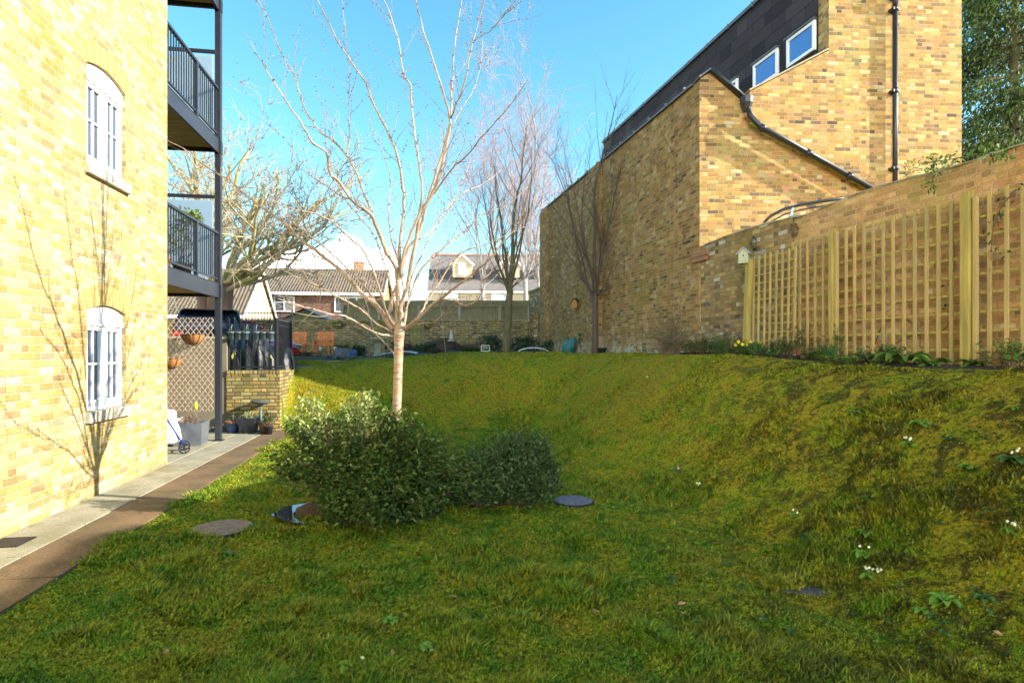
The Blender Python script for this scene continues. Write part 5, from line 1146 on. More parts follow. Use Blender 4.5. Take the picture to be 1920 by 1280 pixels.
stem_shrub('spreading_shrub', (-1.36, 5.88, .04), (.80, .66, .78), 'large dark leafy shrub round the foot of the cherry tree, its left tips sunlit', 3, 320, 84, .055, .030, M_big, M_stem, .35, tilt=(-.05, 0), shell=.25, base=.30,
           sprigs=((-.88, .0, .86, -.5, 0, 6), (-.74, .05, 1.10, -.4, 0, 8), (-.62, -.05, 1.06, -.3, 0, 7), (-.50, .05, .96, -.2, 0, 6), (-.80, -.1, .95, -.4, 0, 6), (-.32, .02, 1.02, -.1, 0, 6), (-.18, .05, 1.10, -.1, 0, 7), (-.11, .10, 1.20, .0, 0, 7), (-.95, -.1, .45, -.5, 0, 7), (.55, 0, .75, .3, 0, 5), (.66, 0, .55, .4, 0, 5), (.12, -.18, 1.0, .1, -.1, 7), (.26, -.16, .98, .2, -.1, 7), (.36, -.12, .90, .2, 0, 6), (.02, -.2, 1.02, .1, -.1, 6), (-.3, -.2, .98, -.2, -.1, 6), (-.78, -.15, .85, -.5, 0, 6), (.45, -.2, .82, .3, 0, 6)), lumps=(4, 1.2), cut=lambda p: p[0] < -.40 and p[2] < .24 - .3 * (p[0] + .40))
stem_shrub('hebe_shrub', (.08, 6.36, .04), (.40, .36, .64), 'rounded grey-green shrub on the right of the shrub bed beside the grey cover', 5, 200, 70, .050, .030, M_hebe, M_stem, .0, shell=.35, base=.4, leafup=.7)
stem_shrub('hebe_shrub', (-.38, 6.30, .04), (.24, .24, .44), 'smaller paler grey-green shrub between the large shrub and the rounded one', 8, 100, 62, .048, .030, M_hebe, M_stem, .0, shell=.4, base=.4, leafup=.7)
stem_shrub('twiggy_plant', (-.78, 6.55, .05), (.22, .2, .68), 'wispy straw coloured twiggy plant behind the gap between the shrubs', 9, 70, 24, .02, .006, leaf_mat('straw_leaf', (.22, .16, .07), (.16, .13, .05)), M_stem, .0, shell=.3, base=.4, leafup=.6)
# twiggy shrub against the long wall
x, y = P(1275, 660, 11.6).x - .25, 11.3
stem_shrub('wall_shrub', (x, y, float(H(x, y))), (.55, .35, .92), 'bare twiggy shrub with sparse leaves against the sunless brick flank wall', 14, 170, 7, .04, .018, M_lfm, mat('grey_stem', (.22, .15, .10), (.15, .10, .06), 8, .9), .1, shell=.3, base=.25)
# ------------------------------------------------------------------ beds, border plants, weeds
def strip(name, pts2, off, mt, cell=.12):
    # pts2: list of (left xy, right xy) cross pairs
    m = MB(); n = len(pts2)
    for (a, b) in pts2:
        for k in range(7):
            t = k / 6; x = a[0] + (b[0] - a[0]) * t; y = a[1] + (b[1] - a[1]) * t; m.v.append((x, y, float(H(x, y, False)) + off * math.sin(math.pi * min(1, t * 1.0 + .02)) ** .5 + .012 * math.sin(x * 31) * math.cos(y * 27)))
    for i in range(n - 1):
        for k in range(6): m.f.append((i*7+k, i*7+k+1, (i+1)*7+k+1, (i+1)*7+k)); m.sm.append(True)
    return m.build(name, mt)
pr = []
for i in range(60):
    y = -13 + 13 * i / 59; wv = .55 + .10 * math.sin(y * 2.1) + .05 * math.sin(y * 5.3); a = rb(.0, y); b = rb(-wv, y); pr.append(((a.x, a.y), (b.x, b.y)))
struct(strip('border_soil', pr, .05, M_soil))
pr = []
for i in range(50):
    x = -9.8 + 11.0 * i / 49; yf = 18.6 + .28 * (x + 8) + .2 * math.sin(x * 1.7); pr.append(((x, yf), (x, 24.98)))
struct(strip('flower_bed', pr, .10, mat('bed_soil', (.07, .048, .035), (.035, .025, .02), 3, .95, bump=1, bscale=14)))
m = MB()
for i in range(9):
    x = -7.6 + i * .46; y = 17.6 + .29 * (x + 7.6); m.box(x, x + .42, y - .09, y + .09, float(H(x, y)) - .05, float(H(x, y)) + .035)
ed = m.build('edging', M_pave); ed['kind'] = 'structure'
gid = [0]
def on(x, y, dz=0): return (x, y, float(H(x, y)) + dz)
def rosette(loc, label, n, ln, wd, lmat, seed, flower=None, fn=4, cat='plant', upr=.35, group=None, name='primrose'):
    e = empty(name, loc); tag(e, label, cat, group); rgn = random.Random(seed); m = MB()
    for k in range(n):
        a = 2 * math.pi * k / n + rgn.uniform(-.3, .3); L_ = ln * rgn.uniform(.6, 1.1); el_ = rgn.uniform(.1, upr * 2); d = Vector((math.cos(a), math.sin(a), 0)); s = Vector((-d.y, d.x, 0)); o = len(m.v)
        for i in range(6):
            t = i / 5; wv = wd * math.sin(math.pi * (.12 + .86 * t) ** 1.25) * .5 * (1 + .12 * math.sin(i * 3.1 + k)); p = d * (L_ * t) + Vector((0, 0, L_ * (math.sin(el_) * t * 1.5 - t * t * .8 * (.4 + el_)) + .008))
            m.v += [tuple(p - s * wv + Vector((0, 0, wv * .5))), tuple(p), tuple(p + s * wv + Vector((0, 0, wv * .5)))]
        for i in range(5):
            for j in (0, 1): m.f.append((o+3*i+j, o+3*i+j+1, o+3*i+j+4, o+3*i+j+3)); m.sm.append(True)
    m.build('leaves', lmat, e)
    if flower:
        f = MB()
        for k in range(fn):
            c = Vector((rgn.gauss(0, ln * .25), rgn.gauss(0, ln * .25), ln * rgn.uniform(.5, .85)))
            for q in range(5):
                a = 2 * math.pi * q / 5 + k; d = Vector((math.cos(a), -.35, math.sin(a))); s = Vector((-math.sin(a), 0, math.cos(a))); r = .010
                f.add([c, c + d * r * .7 + s * r * .45, c + d * r * 1.2, c + d * r * .7 - s * r * .45], [(0, 1, 2, 3)])
        f.build('flowers', flower, e)
    return e
M_prim = leaf_mat('primrose_leaf', (.14, .28, .03), (.19, .34, .045), 9, .5, .3); M_fl = mat('cream_petal', (.80, .78, .52), None, 9, .6); M_flp = mat('pink_petal', (.6, .25, .4), None, 9, .6); M_fly = mat('yellow_petal', (.80, .62, .03), None, 9, .6); M_flr = mat('red_petal', (.30, .05, .07), None, 9, .6)
M_weed = leaf_mat('weed_leaf', (.07, .15, .035), (.11, .20, .05), 9, .5, .3)
def gpt(px, py):   # where the sight line through the photograph meets the terrain
    d = Vector(((px - 960) / 1100, 1, (660 - py) / 1100)); t = 2.5; o = Vector((0, 0, 1.65))
    while t < 24:
        p = o + d * t
        if p.z < float(H(p.x, p.y, False)): return (p.x, p.y, float(H(p.x, p.y)))
        t += .02
    return (d.x * 20, 20, 1.6)
PRIM = [(1725, 790, 1.3, 0, 'broad green primrose clump high on the bank below the trellis'), (1705, 835, 1.0, 6, 'primrose with cream flowers midway up the bank, below the larger flowerless clump'), (1815, 880, .9, 0, 'small bright green plant on the bank above the sunlit patch'), (1905, 870, 1.5, 3, 'sunlit primrose leaves at the right edge of the photo'), (1903, 1002, 1.1, 6, 'primrose with white flowers low at the right edge of the photo'),
 (1622, 1050, 1.3, 2, 'dark primrose clump at the foot of the bank with one open flower'), (1635, 1085, 1.1, 7, 'primrose clump with pale flowers at the foot of the bank, just below a darker one'), (1520, 1013, 1.3, 0, 'flat wide leafy rosette at the foot of the bank'), (1625, 1000, .9, 0, 'upright narrow-leaved plant on the lower bank'), (1770, 1135, 1.4, 0, 'large pale green weed low on the bank near the bottom right'), (1730, 1155, .9, 0, 'small star shaped weed beside the large pale green one'), (1845, 1125, .9, 0, 'bright small weed near the lower right corner of the lawn'),
 (1560, 890, .7, 0, 'tiny bright weed in the middle of the bank'), (1605, 775, .9, 0, 'small leafy plant high on the bank'), (1555, 750, .7, 0, 'small weed just below the crest of the bank'), (1270, 885, .8, 3, 'small primrose with pink flowers where the bank meets the lawn'), (1312, 912, .6, 5, 'tiny white flowered plant at the toe of the bank'), (1490, 970, .7, 2, 'faded yellowish plant on the lower bank'), (1900, 770, .8, 0, 'green plant near the crest at the right edge'), (1630, 935, .9, 0, 'dark leafy patch midway down the bank'), (1500, 700, .6, 0, 'small weed on the crest before the trellis'), (1710, 1045, .7, 0, 'slim weed in the bare patch of the lower bank'), (1215, 712, .9, 3, 'pale primrose on the crest near the brick flank wall'), (1425, 1235, .5, 0, 'tiny bright clover tuft near the bottom of the lawn'), (660, 1262, 1.2, 1, 'grey green weed with one white daisy at the bottom edge of the lawn'), (735, 1165, .9, 0, 'low weed beside the brown bare patches in the lawn'), (800, 1215, .8, 0, 'small bluish weed in the front lawn'), (430, 1040, .8, 0, 'grass-green weed below the round cover')]
for i, (px, py, s, fl, lab) in enumerate(PRIM):
    pink = 'pink' in lab; p = gpt(px, py); k = min(1.0, p[1] / 4.2)
    rosette(p, lab, 12 + i % 5, .085 * s * (.6 + .4 * k), .045 * s * (.6 + .4 * k), M_prim if i % 4 != 3 else M_weed, 100 + i, (M_flp if pink else M_fl) if fl else None, fl, group='primroses and weeds on the bank', name='primrose' if fl else 'weed')
# scattered weeds (many, small)
rgn = random.Random(77); protos = [rosette((0, -30, 0), 'x', 9, .05, .024, M_weed, 300 + k, name='weed') for k in range(4)]
n = 0
for _ in range(150):
    px = rgn.uniform(1230, 1915); py = rgn.uniform(740, 1200)
    if rgn.random() > (px - 1100) / 800: continue
    o = protos[n] if n < 4 else copy_tree(protos[n % 4]); p = gpt(px, py); o.location = p; o.rotation_euler = (0, 0, rgn.uniform(0, 6.28)); sc = rgn.uniform(.5, 1.1); o.scale = (sc, sc, sc * rgn.uniform(.5, .9))
    tag(o, 'low dark green weed rosette among the moss of the right bank', 'weed', 'small weeds dotting the mossy bank'); n += 1
# fallen leaves
M_fleaf = mat('fallen_leaf', (.42, .26, .13), (.25, .14, .07), 9, .8); fp = None; rgn = random.Random(5)
for i in range(46):
    px = rgn.uniform(250, 1900); py = rgn.uniform(800, 1260)
    p = gpt(px, py)
    if d_path(p[0], p[1]) < PATHW or ((p[0] + 1) ** 2 + (p[1] - 6.1) ** 2 < 1.4): continue
    if fp is None:
        m = MB(); m.add([(0, -.028, 0), (.014, -.005, .008), (.010, .02, .004), (0, .032, .010), (-.012, .016, .002), (-.014, -.008, .009), (0, 0, -.002)], [(0, 1, 6), (1, 2, 6), (2, 3, 6), (3, 4, 6), (4, 5, 6), (5, 0, 6)]); fp = m.build('fallen_leaf', M_fleaf); o = fp
    else: o = fp.copy(); COL.objects.link(o)
    o.location = (p[0], p[1], p[2] + .018); o.rotation_euler = (rgn.uniform(-.5, .5), rgn.uniform(-.5, .5), rgn.uniform(0, 6.28)); s = rgn.uniform(.5, 1.0); o.scale = (s, s, s)
    tag(o, 'curled brown dead leaf lying on the grass', 'leaf', 'dead leaves lying on the lawn')
# --- border along trellis
M_hell = leaf_mat('hellebore_leaf', (.07, .14, .02), (.11, .19, .03), 8, .45, .25); M_fox = leaf_mat('foxglove_leaf', (.11, .20, .03), (.16, .25, .04), 8, .5, .3)
def bl(x, y): w_ = rb(x, y); return on(w_.x, w_.y, .03)
rosette(bl(-.42, -5.02), 'large pale green foxglove rosette at the foot of the broad trellis post', 18, .34, .12, M_fox, 400, upr=.6, name='foxglove')
rosette(bl(-.38, -5.35), 'second leafy foxglove just right of the broad trellis post', 12, .22, .09, M_fox, 401, upr=.5, name='foxglove')
rosette(bl(-.35, -5.8), 'green leafy plant at the foot of the trellis by the right edge', 12, .20, .07, M_hell, 402, upr=.5, name='border_plant')
rosette(bl(-.40, -4.5), 'spreading hellebore with brownish leaves left of the foxglove', 14, .22, .07, M_hell, 403, upr=.5, name='hellebore')
rosette(bl(-.42, -4.15), 'low leafy plant below the middle trellis panel', 12, .15, .06, M_prim, 404, upr=.4, name='border_plant')
def stemplant(loc, label, n, h, seed, lmat, ln=.05, wd=.018, flower=None, name='border_plant', spread=.12, blade=False):
    e = empty(name, loc); tag(e, label, 'plant'); rgn = random.Random(seed); rng = np.random.default_rng(seed); st = MB(); Pp = []; Dd = []; f = MB()
    for k in range(n):
        a = rgn.uniform(0, 6.28); s = Vector((math.cos(a), math.sin(a), 0)) * rgn.uniform(0, spread * .5); t = s * 2.2 + Vector((rgn.gauss(0, .02), rgn.gauss(0, .02), h * rgn.uniform(.6, 1.1)))
        if blade:
            dd = Vector((-s.y, s.x, 0)).normalized() * .007 if s.length > .01 else Vector((.007, 0, 0)); m_ = s.lerp(t, .55); m_.z += h * .1; o = len(st.v); st.v += [tuple(s - dd), tuple(s + dd), tuple(m_ - dd), tuple(m_ + dd), tuple(t)]; st.f += [(o, o+1, o+3, o+2), (o+2, o+3, o+4)]; st.sm += [True, True]
        else:
            st.tube([s, s.lerp(t, .5), t], [.004, .003, .002], 4, cap=False)
            for q in range(12): ff = rgn.uniform(.25, 1); p = s.lerp(t, ff); Pp.append(list(p)); Dd.append([rgn.gauss(0, 1), rgn.gauss(0, 1), rgn.gauss(.3, .5)])
        if flower and rgn.random() < .2:
            for q in range(6): a2 = q * 1.047; f.add([t, t + Vector((math.cos(a2) * .02, -.012, math.sin(a2) * .02)), t + Vector((math.cos(a2 + .5) * .035, -.02, math.sin(a2 + .5) * .035)), t + Vector((math.cos(a2 + 1) * .02, -.012, math.sin(a2 + 1) * .02))], [(0, 1, 2, 3)])
    o = st.build('stems' if not blade else 'leaves', lmat if blade else M_stem, e)
    if Pp: V, F = leaf_arrays(Pp, Dd, ln, wd, rng, droop=.2); npmesh('leaves', V, F, lmat, e)
    if flower and f.v: f.build('flowers', flower, e)
    return e
M_daff = leaf_mat('daffodil_leaf', (.045, .12, .03), (.07, .15, .035), 8, .5, .3)
for i, (x, y, lab, fl) in enumerate(((-.50, -2.30, 'clump of yellow daffodils in front of the leaning lattice', 1), (-.55, -2.62, 'grassy clump of bulb leaves just right of the lattice', 0), (-.45, -1.35, 'grassy clump of bulb leaves left of the leaning post', 0), (-.34, -3.72, 'tuft of bulb leaves at the foot of the slim trellis post', 0), (-.5, -4.0, 'tuft of grassy leaves right of the slim trellis post', 0))):
    stemplant(bl(x, y), lab, 44, .22, 500 + i, M_daff, flower=M_fly if fl else None, name='daffodil' if fl else 'bulb_leaves', blade=True, spread=.26)
BP = [(-.35, -.35, 'dark leafy plant at the foot of the wall corner', .30, 30), (-.40, -.85, 'bushy green plant beside the wall left of the birdhouse', .36, 40), (-.38, -1.35, 'leafy green plant just left of the leaning trellis post', .40, 40), (-.42, -1.9, 'low bushy plant at the foot of the leaning post', .24, 26), (-.36, -2.85, 'green shrublet below the first trellis panel', .26, 34), (-.30, -3.2, 'tall leafy stems climbing the first trellis panel', .50, 14), (-.33, -3.95, 'blue-green leafy stems right of the slim post', .50, 10), (-.46, -3.45, 'small plant with red flowers left of the slim post', .14, 16), (-.42, -4.75, 'dark green mound beside the hellebore', .20, 30), (-.40, -6.2, 'bushy plant beyond the right edge of the border', .28, 30), (-.62, -2.0, 'low green edging plant under the daffodils', .12, 30), (-.6, -2.9, 'low mounded plant at the lawn edge under the trellis', .13, 30), (-.62, -4.35, 'pale low plant at the lawn edge below the middle trellis', .10, 30)]
for i, (x, y, lab, h_, n_) in enumerate(BP): stemplant(bl(x, y), lab, n_, h_, 600 + i, (M_hell, M_lfm, M_daff)[i % 3], .055, .024, flower=M_flr if 'red' in lab else None, spread=.30)
# climbers over the wall top
def climber(label, pts, n, seed, lm, r=.08, ln=.06, wd=.03, name='climber'):
    rgn = random.Random(seed); rng = np.random.default_rng(seed); o = Vector(pts[0]); e = empty(name, tuple(o)); tag(e, label, 'climber'); st = MB(); pp, rr = catmull([Vector(p) - o for p in pts], [.008] * len(pts), 4); st.tube(pp, [.007 - .004 * i / len(pp) for i in range(len(pp))], 5); st.build('stem', M_stem, e)
    if n:
        ix = rng.integers(0, len(pp), n); B = np.array([list(pp[i]) for i in ix]) + rng.normal(0, r, (n, 3)) * np.array([.6, 1, .8]); D = rng.normal(size=(n, 3)); D[:, 2] -= .4; V, F = leaf_arrays(B, D, ln, wd, rng, droop=.3); npmesh('leaves', V, F, lm, e)
climber('leafy green climber hanging over the wall top near the right edge', [rb(-.10, -5.05, 3.85), rb(-.16, -5.25, 3.80), rb(-.20, -5.5, 3.75), rb(-.22, -5.8, 3.70), rb(-.2, -6.0, 3.62)], 150, 1, M_hell, .06, .06, .032)
climber('trailing end of climber dangling below the wall top', [rb(-.16, -5.2, 3.82), rb(-.2, -5.22, 3.65), rb(-.22, -5.2, 3.48)], 36, 2, M_hell, .05, .06, .03)
climber('arching leafy stem against the last trellis panel', [rb(-.2, -6.1, 3.25), rb(-.2, -5.95, 3.1), rb(-.18, -5.86, 2.9), rb(-.18, -5.84, 2.6)], 44, 3, M_lfd, .07, .06, .024)
climber('bare brown stem climbing up through the first trellis panel', [rb(-.1, -2.9, 1.6), rb(-.06, -2.7, 2.0), rb(-.08, -2.75, 2.4), rb(-.05, -3.0, 2.7)], 8, 4, M_lfd)
climber('bare stem leaning across the bottom of the middle panel', [rb(-.1, -4.5, 1.7), rb(-.04, -4.8, 1.85), rb(-.04, -5.2, 1.9), rb(-.04, -5.3, 2.1)], 0, 5, M_lfd)
climber('thin vine rising straight up the wall behind the middle panel', [rb(-.02, -5.28, 1.7), rb(-.0, -5.25, 2.2), rb(-.0, -5.3, 2.7), rb(-.0, -5.26, 3.1)], 6, 6, M_lfd)
climber('bare curved stem low on the wall behind the middle panel', [rb(-.04, -4.2, 1.6), rb(-.02, -4.45, 2.1), rb(-.02, -4.85, 1.95), rb(-.03, -4.9, 1.7)], 4, 7, M_lfd)
climber('dead vine clinging high on the corner of the brick flank', [rb(-.01, .9, 5.2), rb(-.02, 1.0, 5.9), rb(-.02, 1.4, 6.4), rb(-.02, 1.7, 6.9)], 0, 8, M_lfd)
e = empty('wall_plant', tuple(gp(4.25, 0, 0))); 
loc = rb(.15, -4.62, 3.80); e.location = loc; tag(e, 'bright green seedling growing from the top of the wall before the gable', 'plant')
Lv = Leaves(); bush_leaves(Lv, (0, 0, .12), (.09, .09, .12), 70, .05, .02, np.random.default_rng(3)); Lv.build('leaves', M_lfy, e)
for i, (y, z, lab) in enumerate(((-1.75, 3.52, 'dark moss tuft hanging on the old wall above the pale birdhouse'), (-2.75, 3.55, 'reddish brown tuft hanging where the old wall turns to orange brick'))):
    e = empty('wall_tuft', tuple(rb(-.02, y, z))); tag(e, lab, 'plant'); Lv = Leaves(); bush_leaves(Lv, (0, 0, 0), (.05, .07, .14), 160, .03, .012, np.random.default_rng(30 + i), droop=.6); Lv.build('leaves', M_lfd if i == 0 else leaf_mat('rusty_leaf', (.14, .07, .06), (.09, .05, .04)), e)
# ------------------------------------------------------------------ far bed: furniture, ornaments, planting
M_or = mat('orange_stained_wood', (.85, .24, .035), (.65, .17, .03), 5, .5)
def chair(px, label, full=True):
    X = (px - 960) / 1100 * 23.2; e = empty('garden_armchair', (X, 23.2, float(H(X, 23.2, False)) + .06)); tag(e, label, 'chair', 'orange wooden garden armchairs')
    w_ = .30
    for s in (-1, 1):
        MB().box(s*w_ - .025, s*w_ + .025, -.30, -.25, 0, .62).build('leg', M_or, e); MB().bar((s*w_, .22, 0), (s*w_, .34, .98), .05, .05).build('leg', M_or, e); MB().box(s*w_ - .035, s*w_ + .035, -.32, .26, .622, .65).build('armrest', M_or, e)
    m = MB()
    for i in range(7): m.box(-w_ + .03, w_ - .03, -.26 + i * .07, -.205 + i * .07, .42, .44)
    m.build('seat', M_or, e); m = MB()
    for i in range(8): x = -w_ + .06 + i * .069; m.bar((x, .245, .46), (x, .33, .93), .045, .015)
    m.bar((-w_, .335, .955), (w_, .335, .955), .03, .07); m.bar((-w_, .25, .45), (w_, .25, .45), .03, .05); m.build('backrest', M_or, e)
chair(606, 'orange slatted garden armchair on the right, standing before the mossy brick wall'); chair(554, 'orange slatted garden armchair on the left, partly behind the railing')
e = empty('side_table', ((580 - 960) / 1100 * 23.3, 23.3, 1.5)); tag(e, 'low orange wooden table between the two garden armchairs', 'table'); MB().box(-.25, .25, -.2, .2, .46, .49).build('tabletop', M_or, e)
for sx in (-1, 1):
    for sy in (-1, 1): MB().box(sx*.22 - .02, sx*.22 + .02, sy*.17 - .02, sy*.17 + .02, 0, .458).build('leg', M_or, e)
def at(px, Y, dz=.08): X = (px - 960) / 1100 * Y; return (X, Y, float(H(X, Y, False)) + dz)
M_st = mat('bath_stone', (.40, .35, .24), (.30, .27, .18), 8, .9, bump=.4)
e = empty('stone_bird_bath', at(708, 20.5, .05)); tag(e, 'tall stone bird bath on a fluted pedestal in the far flower bed', 'bird bath')
MB().lathe([(.19, 0), (.19, .06), (.13, .08), (.115, .12), (.10, .3), (.115, .48), (.15, .5)], n=12, smooth=False).build('pedestal', M_st, e); MB().lathe([(.15, .502), (.20, .56), (.29, .62), (.30, .66), (.26, .65), (.1, .61)], n=24).build('basin', M_st, e)
e = empty('stone_statue', at(846, 23.5, .52)); e.scale = (.72, .72, .85); tag(e, 'small pale stone statue on a plinth against the far wall', 'statue')
MB().lathe([(.22, -.05), (.20, 0), (.15, .03), (.13, .06)], n=14).build('plinth', M_st, e); MB().lathe([(.10, .062), (.12, .12), (.08, .20), (.095, .28), (.10, .33), (.05, .37), (.065, .41), (.07, .45), (.045, .49)], n=14, sy=.75).build('figure', mat('pale_stone', (.55, .50, .45), None, 6, .8), e)
m = MB(); m.blob((0, 0, 0), (1.3, .5, .62), 3, 16, .3); e = m.build('rockery_mound', M_bark); e.location = at(835, 23.7, -.15); struct(e)
e = empty('wire_sign', at(910, 20.2, .02)); tag(e, 'small white wire frame sign stuck in the bed beside the slender tree', 'sign')
m = MB(); 
for a, b in (((-.14, 0, .05), (.14, 0, .05)), ((-.14, 0, .24), (.14, 0, .24)), ((-.14, 0, .05), (-.14, 0, .24)), ((.14, 0, .05), (.14, 0, .24))): m.bar(a, b, .02, .02)
m.build('frame', M_white, e); m = MB(); m.bar((-.1, 0, .12), (.1, 0, .15), .01, .02); m.bar((-.08, .0, .19), (.08, 0, .17), .01, .02); m.build('motif', mat('pale_green_paint', (.45, .55, .40), None, 4, .6), e); m = MB(); m.tube([(0, 0, -.1), (0, 0, .05)], .008, 5); m.build('stake', M_white, e)
def coldframe(px0, px1, Y, h, label, tilt=0):
    X0 = (px0 - 960) / 1100 * Y; X1 = (px1 - 960) / 1100 * Y; z = float(H((X0 + X1) / 2, Y, False)) + .04; e = empty('cloche', ((X0 + X1) / 2, Y, z)); tag(e, label, 'cloche'); w_ = (X1 - X0) / 2; n = 10; m = MB()
    prof = [(-w_ + 2 * w_ * k / n, h * math.sin(math.pi * k / n) ** .6 + .01 + tilt * k / n) for k in range(n + 1)]
    for (x, zz) in prof: m.v += [(x, -.25, zz), (x, .25, zz + .04)]
    for k in range(n): m.f.append((2*k, 2*k+2, 2*k+3, 2*k+1)); m.sm.append(True)
    m.build('cover', mat('white_fleece', (.62, .64, .66), (.5, .52, .55), 8, .6), e); f = MB()
    for k in range(0, n + 1, 2): f.tube([(prof[k][0], -.255, prof[k][1]), (prof[k][0], .255, prof[k][1] + .045)], .01, 5)
    f.tube([(x, -.26, z_ + .01) for x, z_ in prof], .012, 5); f.build('hoops', M_white, e)
coldframe(972, 1028, 20.6, .12, 'low white cloche lying in the bed right of the greenish-trunked tree')
coldframe(716, 782, 20.6, .08, 'long low white cloche lying behind the cherry trunk', tilt=.06)
e = empty('box_planter', at(641, 20.6, .03)); tag(e, 'square grey box planter in the far flower bed right of the armchair', 'planter'); MB().box(-.2, .2, -.2, .2, 0, .36).build('box', mat('grey_box', (.20, .20, .24), (.14, .14, .17), 6, .7), e, bevel=.01); MB().box(.1, .2, -.215, -.202, 0, .37).build('corner_post', M_chrome, e)
e = empty('blue_pot', at(662, 21.2, .03)); tag(e, 'round dark blue pot lying beside the grey box planter', 'pot'); MB().blob((0, 0, .15), (.17, .15, .15), 2, 14, .05).build('pot', M_blue, e)
def lamp(px, Y, label):
    e = empty('solar_light', at(px, Y, 0)); tag(e, label, 'garden light', 'solar stake lights in the far bed'); MB().tube([(0, 0, -.1), (0, 0, .28)], .012, 6).build('stake', M_dark, e); MB().lathe([(.02, .28), (.045, .36), (.06, .40), (.02, .44)], n=10).build('lantern', M_white if px < 660 else M_dark, e)
lamp(600, 20.8, 'white lantern stake light in front of the right orange armchair'); lamp(628, 22, 'white lantern stake light between the armchair and the grey box planter'); lamp(683, 19.4, 'dark stake light left of the stone bird bath'); lamp(724, 19.6, 'dark stake light just right of the stone bird bath'); lamp(815, 21, 'dark stake light left of the leaning bamboo cane'); lamp(852, 21.2, 'dark stake light below the stone statue')
e = empty('wooden_stake', at(692, 17.9, -.1)); tag(e, 'weathered upright wooden stake in front of the stone bird bath', 'stake'); MB().tube([(0, 0, 0), (.03, 0, .7), (.05, .0, 1.33)], [.03, .028, .026], 7).build('stake', mat('silver_wood', (.22, .20, .17), (.15, .13, .11), 9, .9), e)
e = empty('bamboo_cane', at(836, 20.0, -.05)); tag(e, 'thin pale cane leaning in the bed in front of the far fence', 'cane'); MB().tube([(0, 0, 0), (-.10, .1, .9), (-.22, .2, 1.75)], [.014, .013, .010], 6).build('cane', mat('cane', (.36, .32, .18), None, 9, .7), e)
e = empty('green_cover', at(1074, 19.0, -.06)); e.scale = (.8, .8, .75); tag(e, 'teal green tarpaulin cover slumped against the brick flank wall', 'cover')
g = G('teal_tarp'); g.b.inputs['Base Color'].default_value = (.03, .16, .15, 1); g.b.inputs['Roughness'].default_value = .35; g.bump(g.noise(5, 5, .6), 1, .08); m = MB(); m.blob((-.1, 0, .32), (.30, .28, .42), 5, 18, .35); m.v = [(x + .35 * max(0, z - .2) - .1 , y, max(z, .0)) for x, y, z in m.v]; m.build('cover', g.m, e)
e = empty('conifer_in_pot', at(1098, 18.5, 0)); tag(e, 'dark drooping dwarf conifer in a green pot beside the teal cover', 'plant'); MB().lathe([(.09, 0), (.12, .22), (.13, .25), (.11, .25)], n=14).build('pot', mat('green_pot', (.02, .10, .05), None, 4, .5), e); Lv = Leaves(); bush_leaves(Lv, (0, 0, .52), (.22, .22, .30), 420, .09, .02, np.random.default_rng(12), droop=.8, shell=.2); Lv.build('foliage', M_lfd, e)
e = empty('black_pot', at(1129, 16.2, 0)); tag(e, 'round black plant pot at the foot of the slender tree by the flank wall', 'pot'); MB().lathe([(.09, 0), (.13, .13), (.14, .15), (.14, .17), (.12, .17), (.11, .12)], n=18).build('pot', M_dark, e); m = MB(); m.tube([(0, 0, .1), (-.04, 0, .2), (-.08, 0, .26)], .006, 5); m.build('stems', M_wood, e)
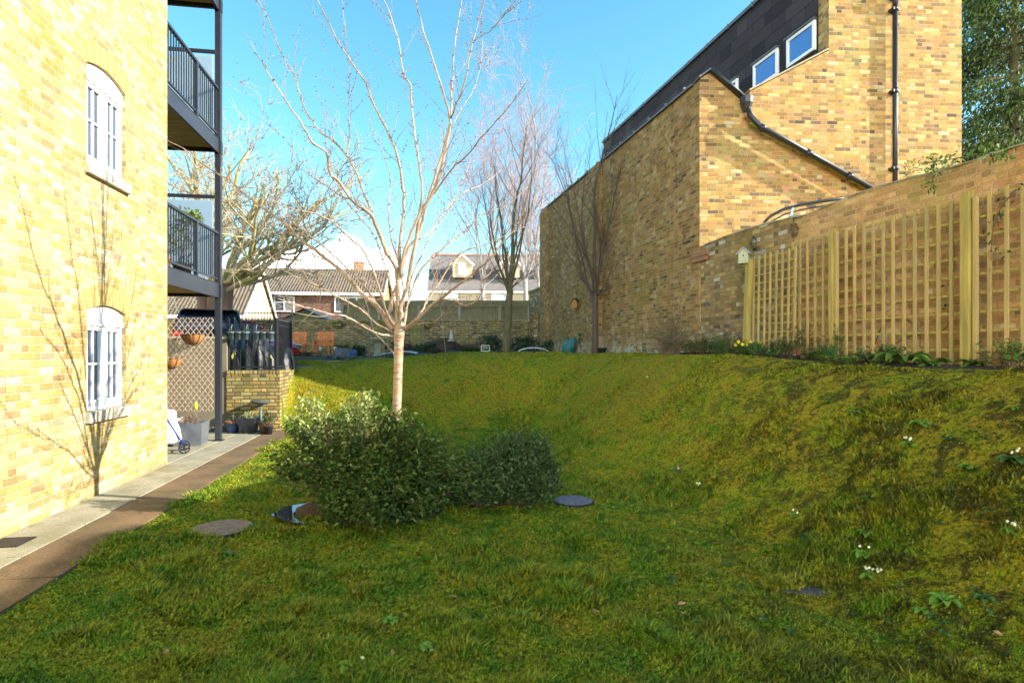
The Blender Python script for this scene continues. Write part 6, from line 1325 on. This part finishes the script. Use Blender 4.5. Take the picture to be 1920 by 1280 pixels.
# planting of the far bed
M_ivy = leaf_mat('laurel_leaf', (.025, .06, .03), (.05, .09, .045), 3, .3, .2, c3=(.10, .14, .08)); M_brn = leaf_mat('brown_leaf', (.12, .075, .05), (.08, .055, .04), 4, .7, .2); M_sil = leaf_mat('silver_leaf', (.22, .26, .24), (.16, .20, .18), 4, .7, .2)
FB = [(915, 22.6, .62, .72, M_ivy, 'glossy dark evergreen shrub left of the slender tree by the fence'), (985, 22.8, .70, .68, M_ivy, 'glossy dark evergreen shrub right of the slender tree by the fence'), (1038, 21.5, .5, .52, M_ivy, 'glossy dark evergreen shrub in the corner by the brick flank wall'), (1075, 21.0, .4, .42, M_ivy, 'dark evergreen shrub behind the teal cover'),
 (870, 22.2, .6, .36, M_brn, 'brown withered shrub below the statue'), (800, 21.8, .45, .42, M_lfd, 'dark green shrub in the bed left of the bamboo cane'), (765, 22.6, .5, .5, M_brn, 'brown leafless shrub behind the cherry trunk'), (885, 20.4, .4, .16, M_lfd, 'low green plant in front of the withered shrub'), (820, 20.6, .4, .20, M_brn, 'low brown plants round the cane'), (670, 22.8, .4, .55, M_lfd, 'spiky green fern left of the stone bird bath'), (645, 23.5, .35, .6, M_lfm, 'green shrub against the mossy wall right of the armchair'), (580, 21.5, .5, .25, M_brn, 'low dark undergrowth in front of the armchairs'), (612, 20.4, .32, .12, M_sil, 'silver leaved plant at the edge of the bed below the armchair'), (640, 19.6, .28, .12, M_sil, 'silver leaved plant below the grey box planter'), (660, 19.2, .26, .14, M_sil, 'silver mound plant right of the grey box planter'), (730, 19.8, .2, .12, M_sil, 'silver plant beside the cherry trunk'), (745, 23.8, .6, .7, M_lfd, 'dark shrub against the far wall behind the bird bath')]
for i, (px, Y, r, h_, lm, lab) in enumerate(FB):
    e = empty('bed_shrub', at(px, Y, 0)); tag(e, lab, 'shrub'); Lv = Leaves(); rn = np.random.default_rng(800 + i); k = 2 if r > .4 else 1
    for q in range(4): bush_leaves(Lv, (rn.uniform(-.5, .5) * r, rn.uniform(-.3, .3) * r, h_ * .45), (r * .6, r * .5, h_ * .55), int(500 * r), .085, .045 if lm is not M_brn else .02, rn, shell=.3)
    Lv.build('foliage', lm, e)
e = empty('wall_ivy', (-6.2, BWY - .05, 2.75)); tag(e, 'patches of bright ivy along the top of the mossy far wall', 'plant'); Lv = Leaves(); rn = np.random.default_rng(71)
for x, r in ((-.0, .4), (.9, .3), (-1.2, .3), (2.6, .2)): bush_leaves(Lv, (x, 0, .05), (r, .08, .16), 130, .08, .06, rn)
Lv.build('leaves', M_lfy, e)
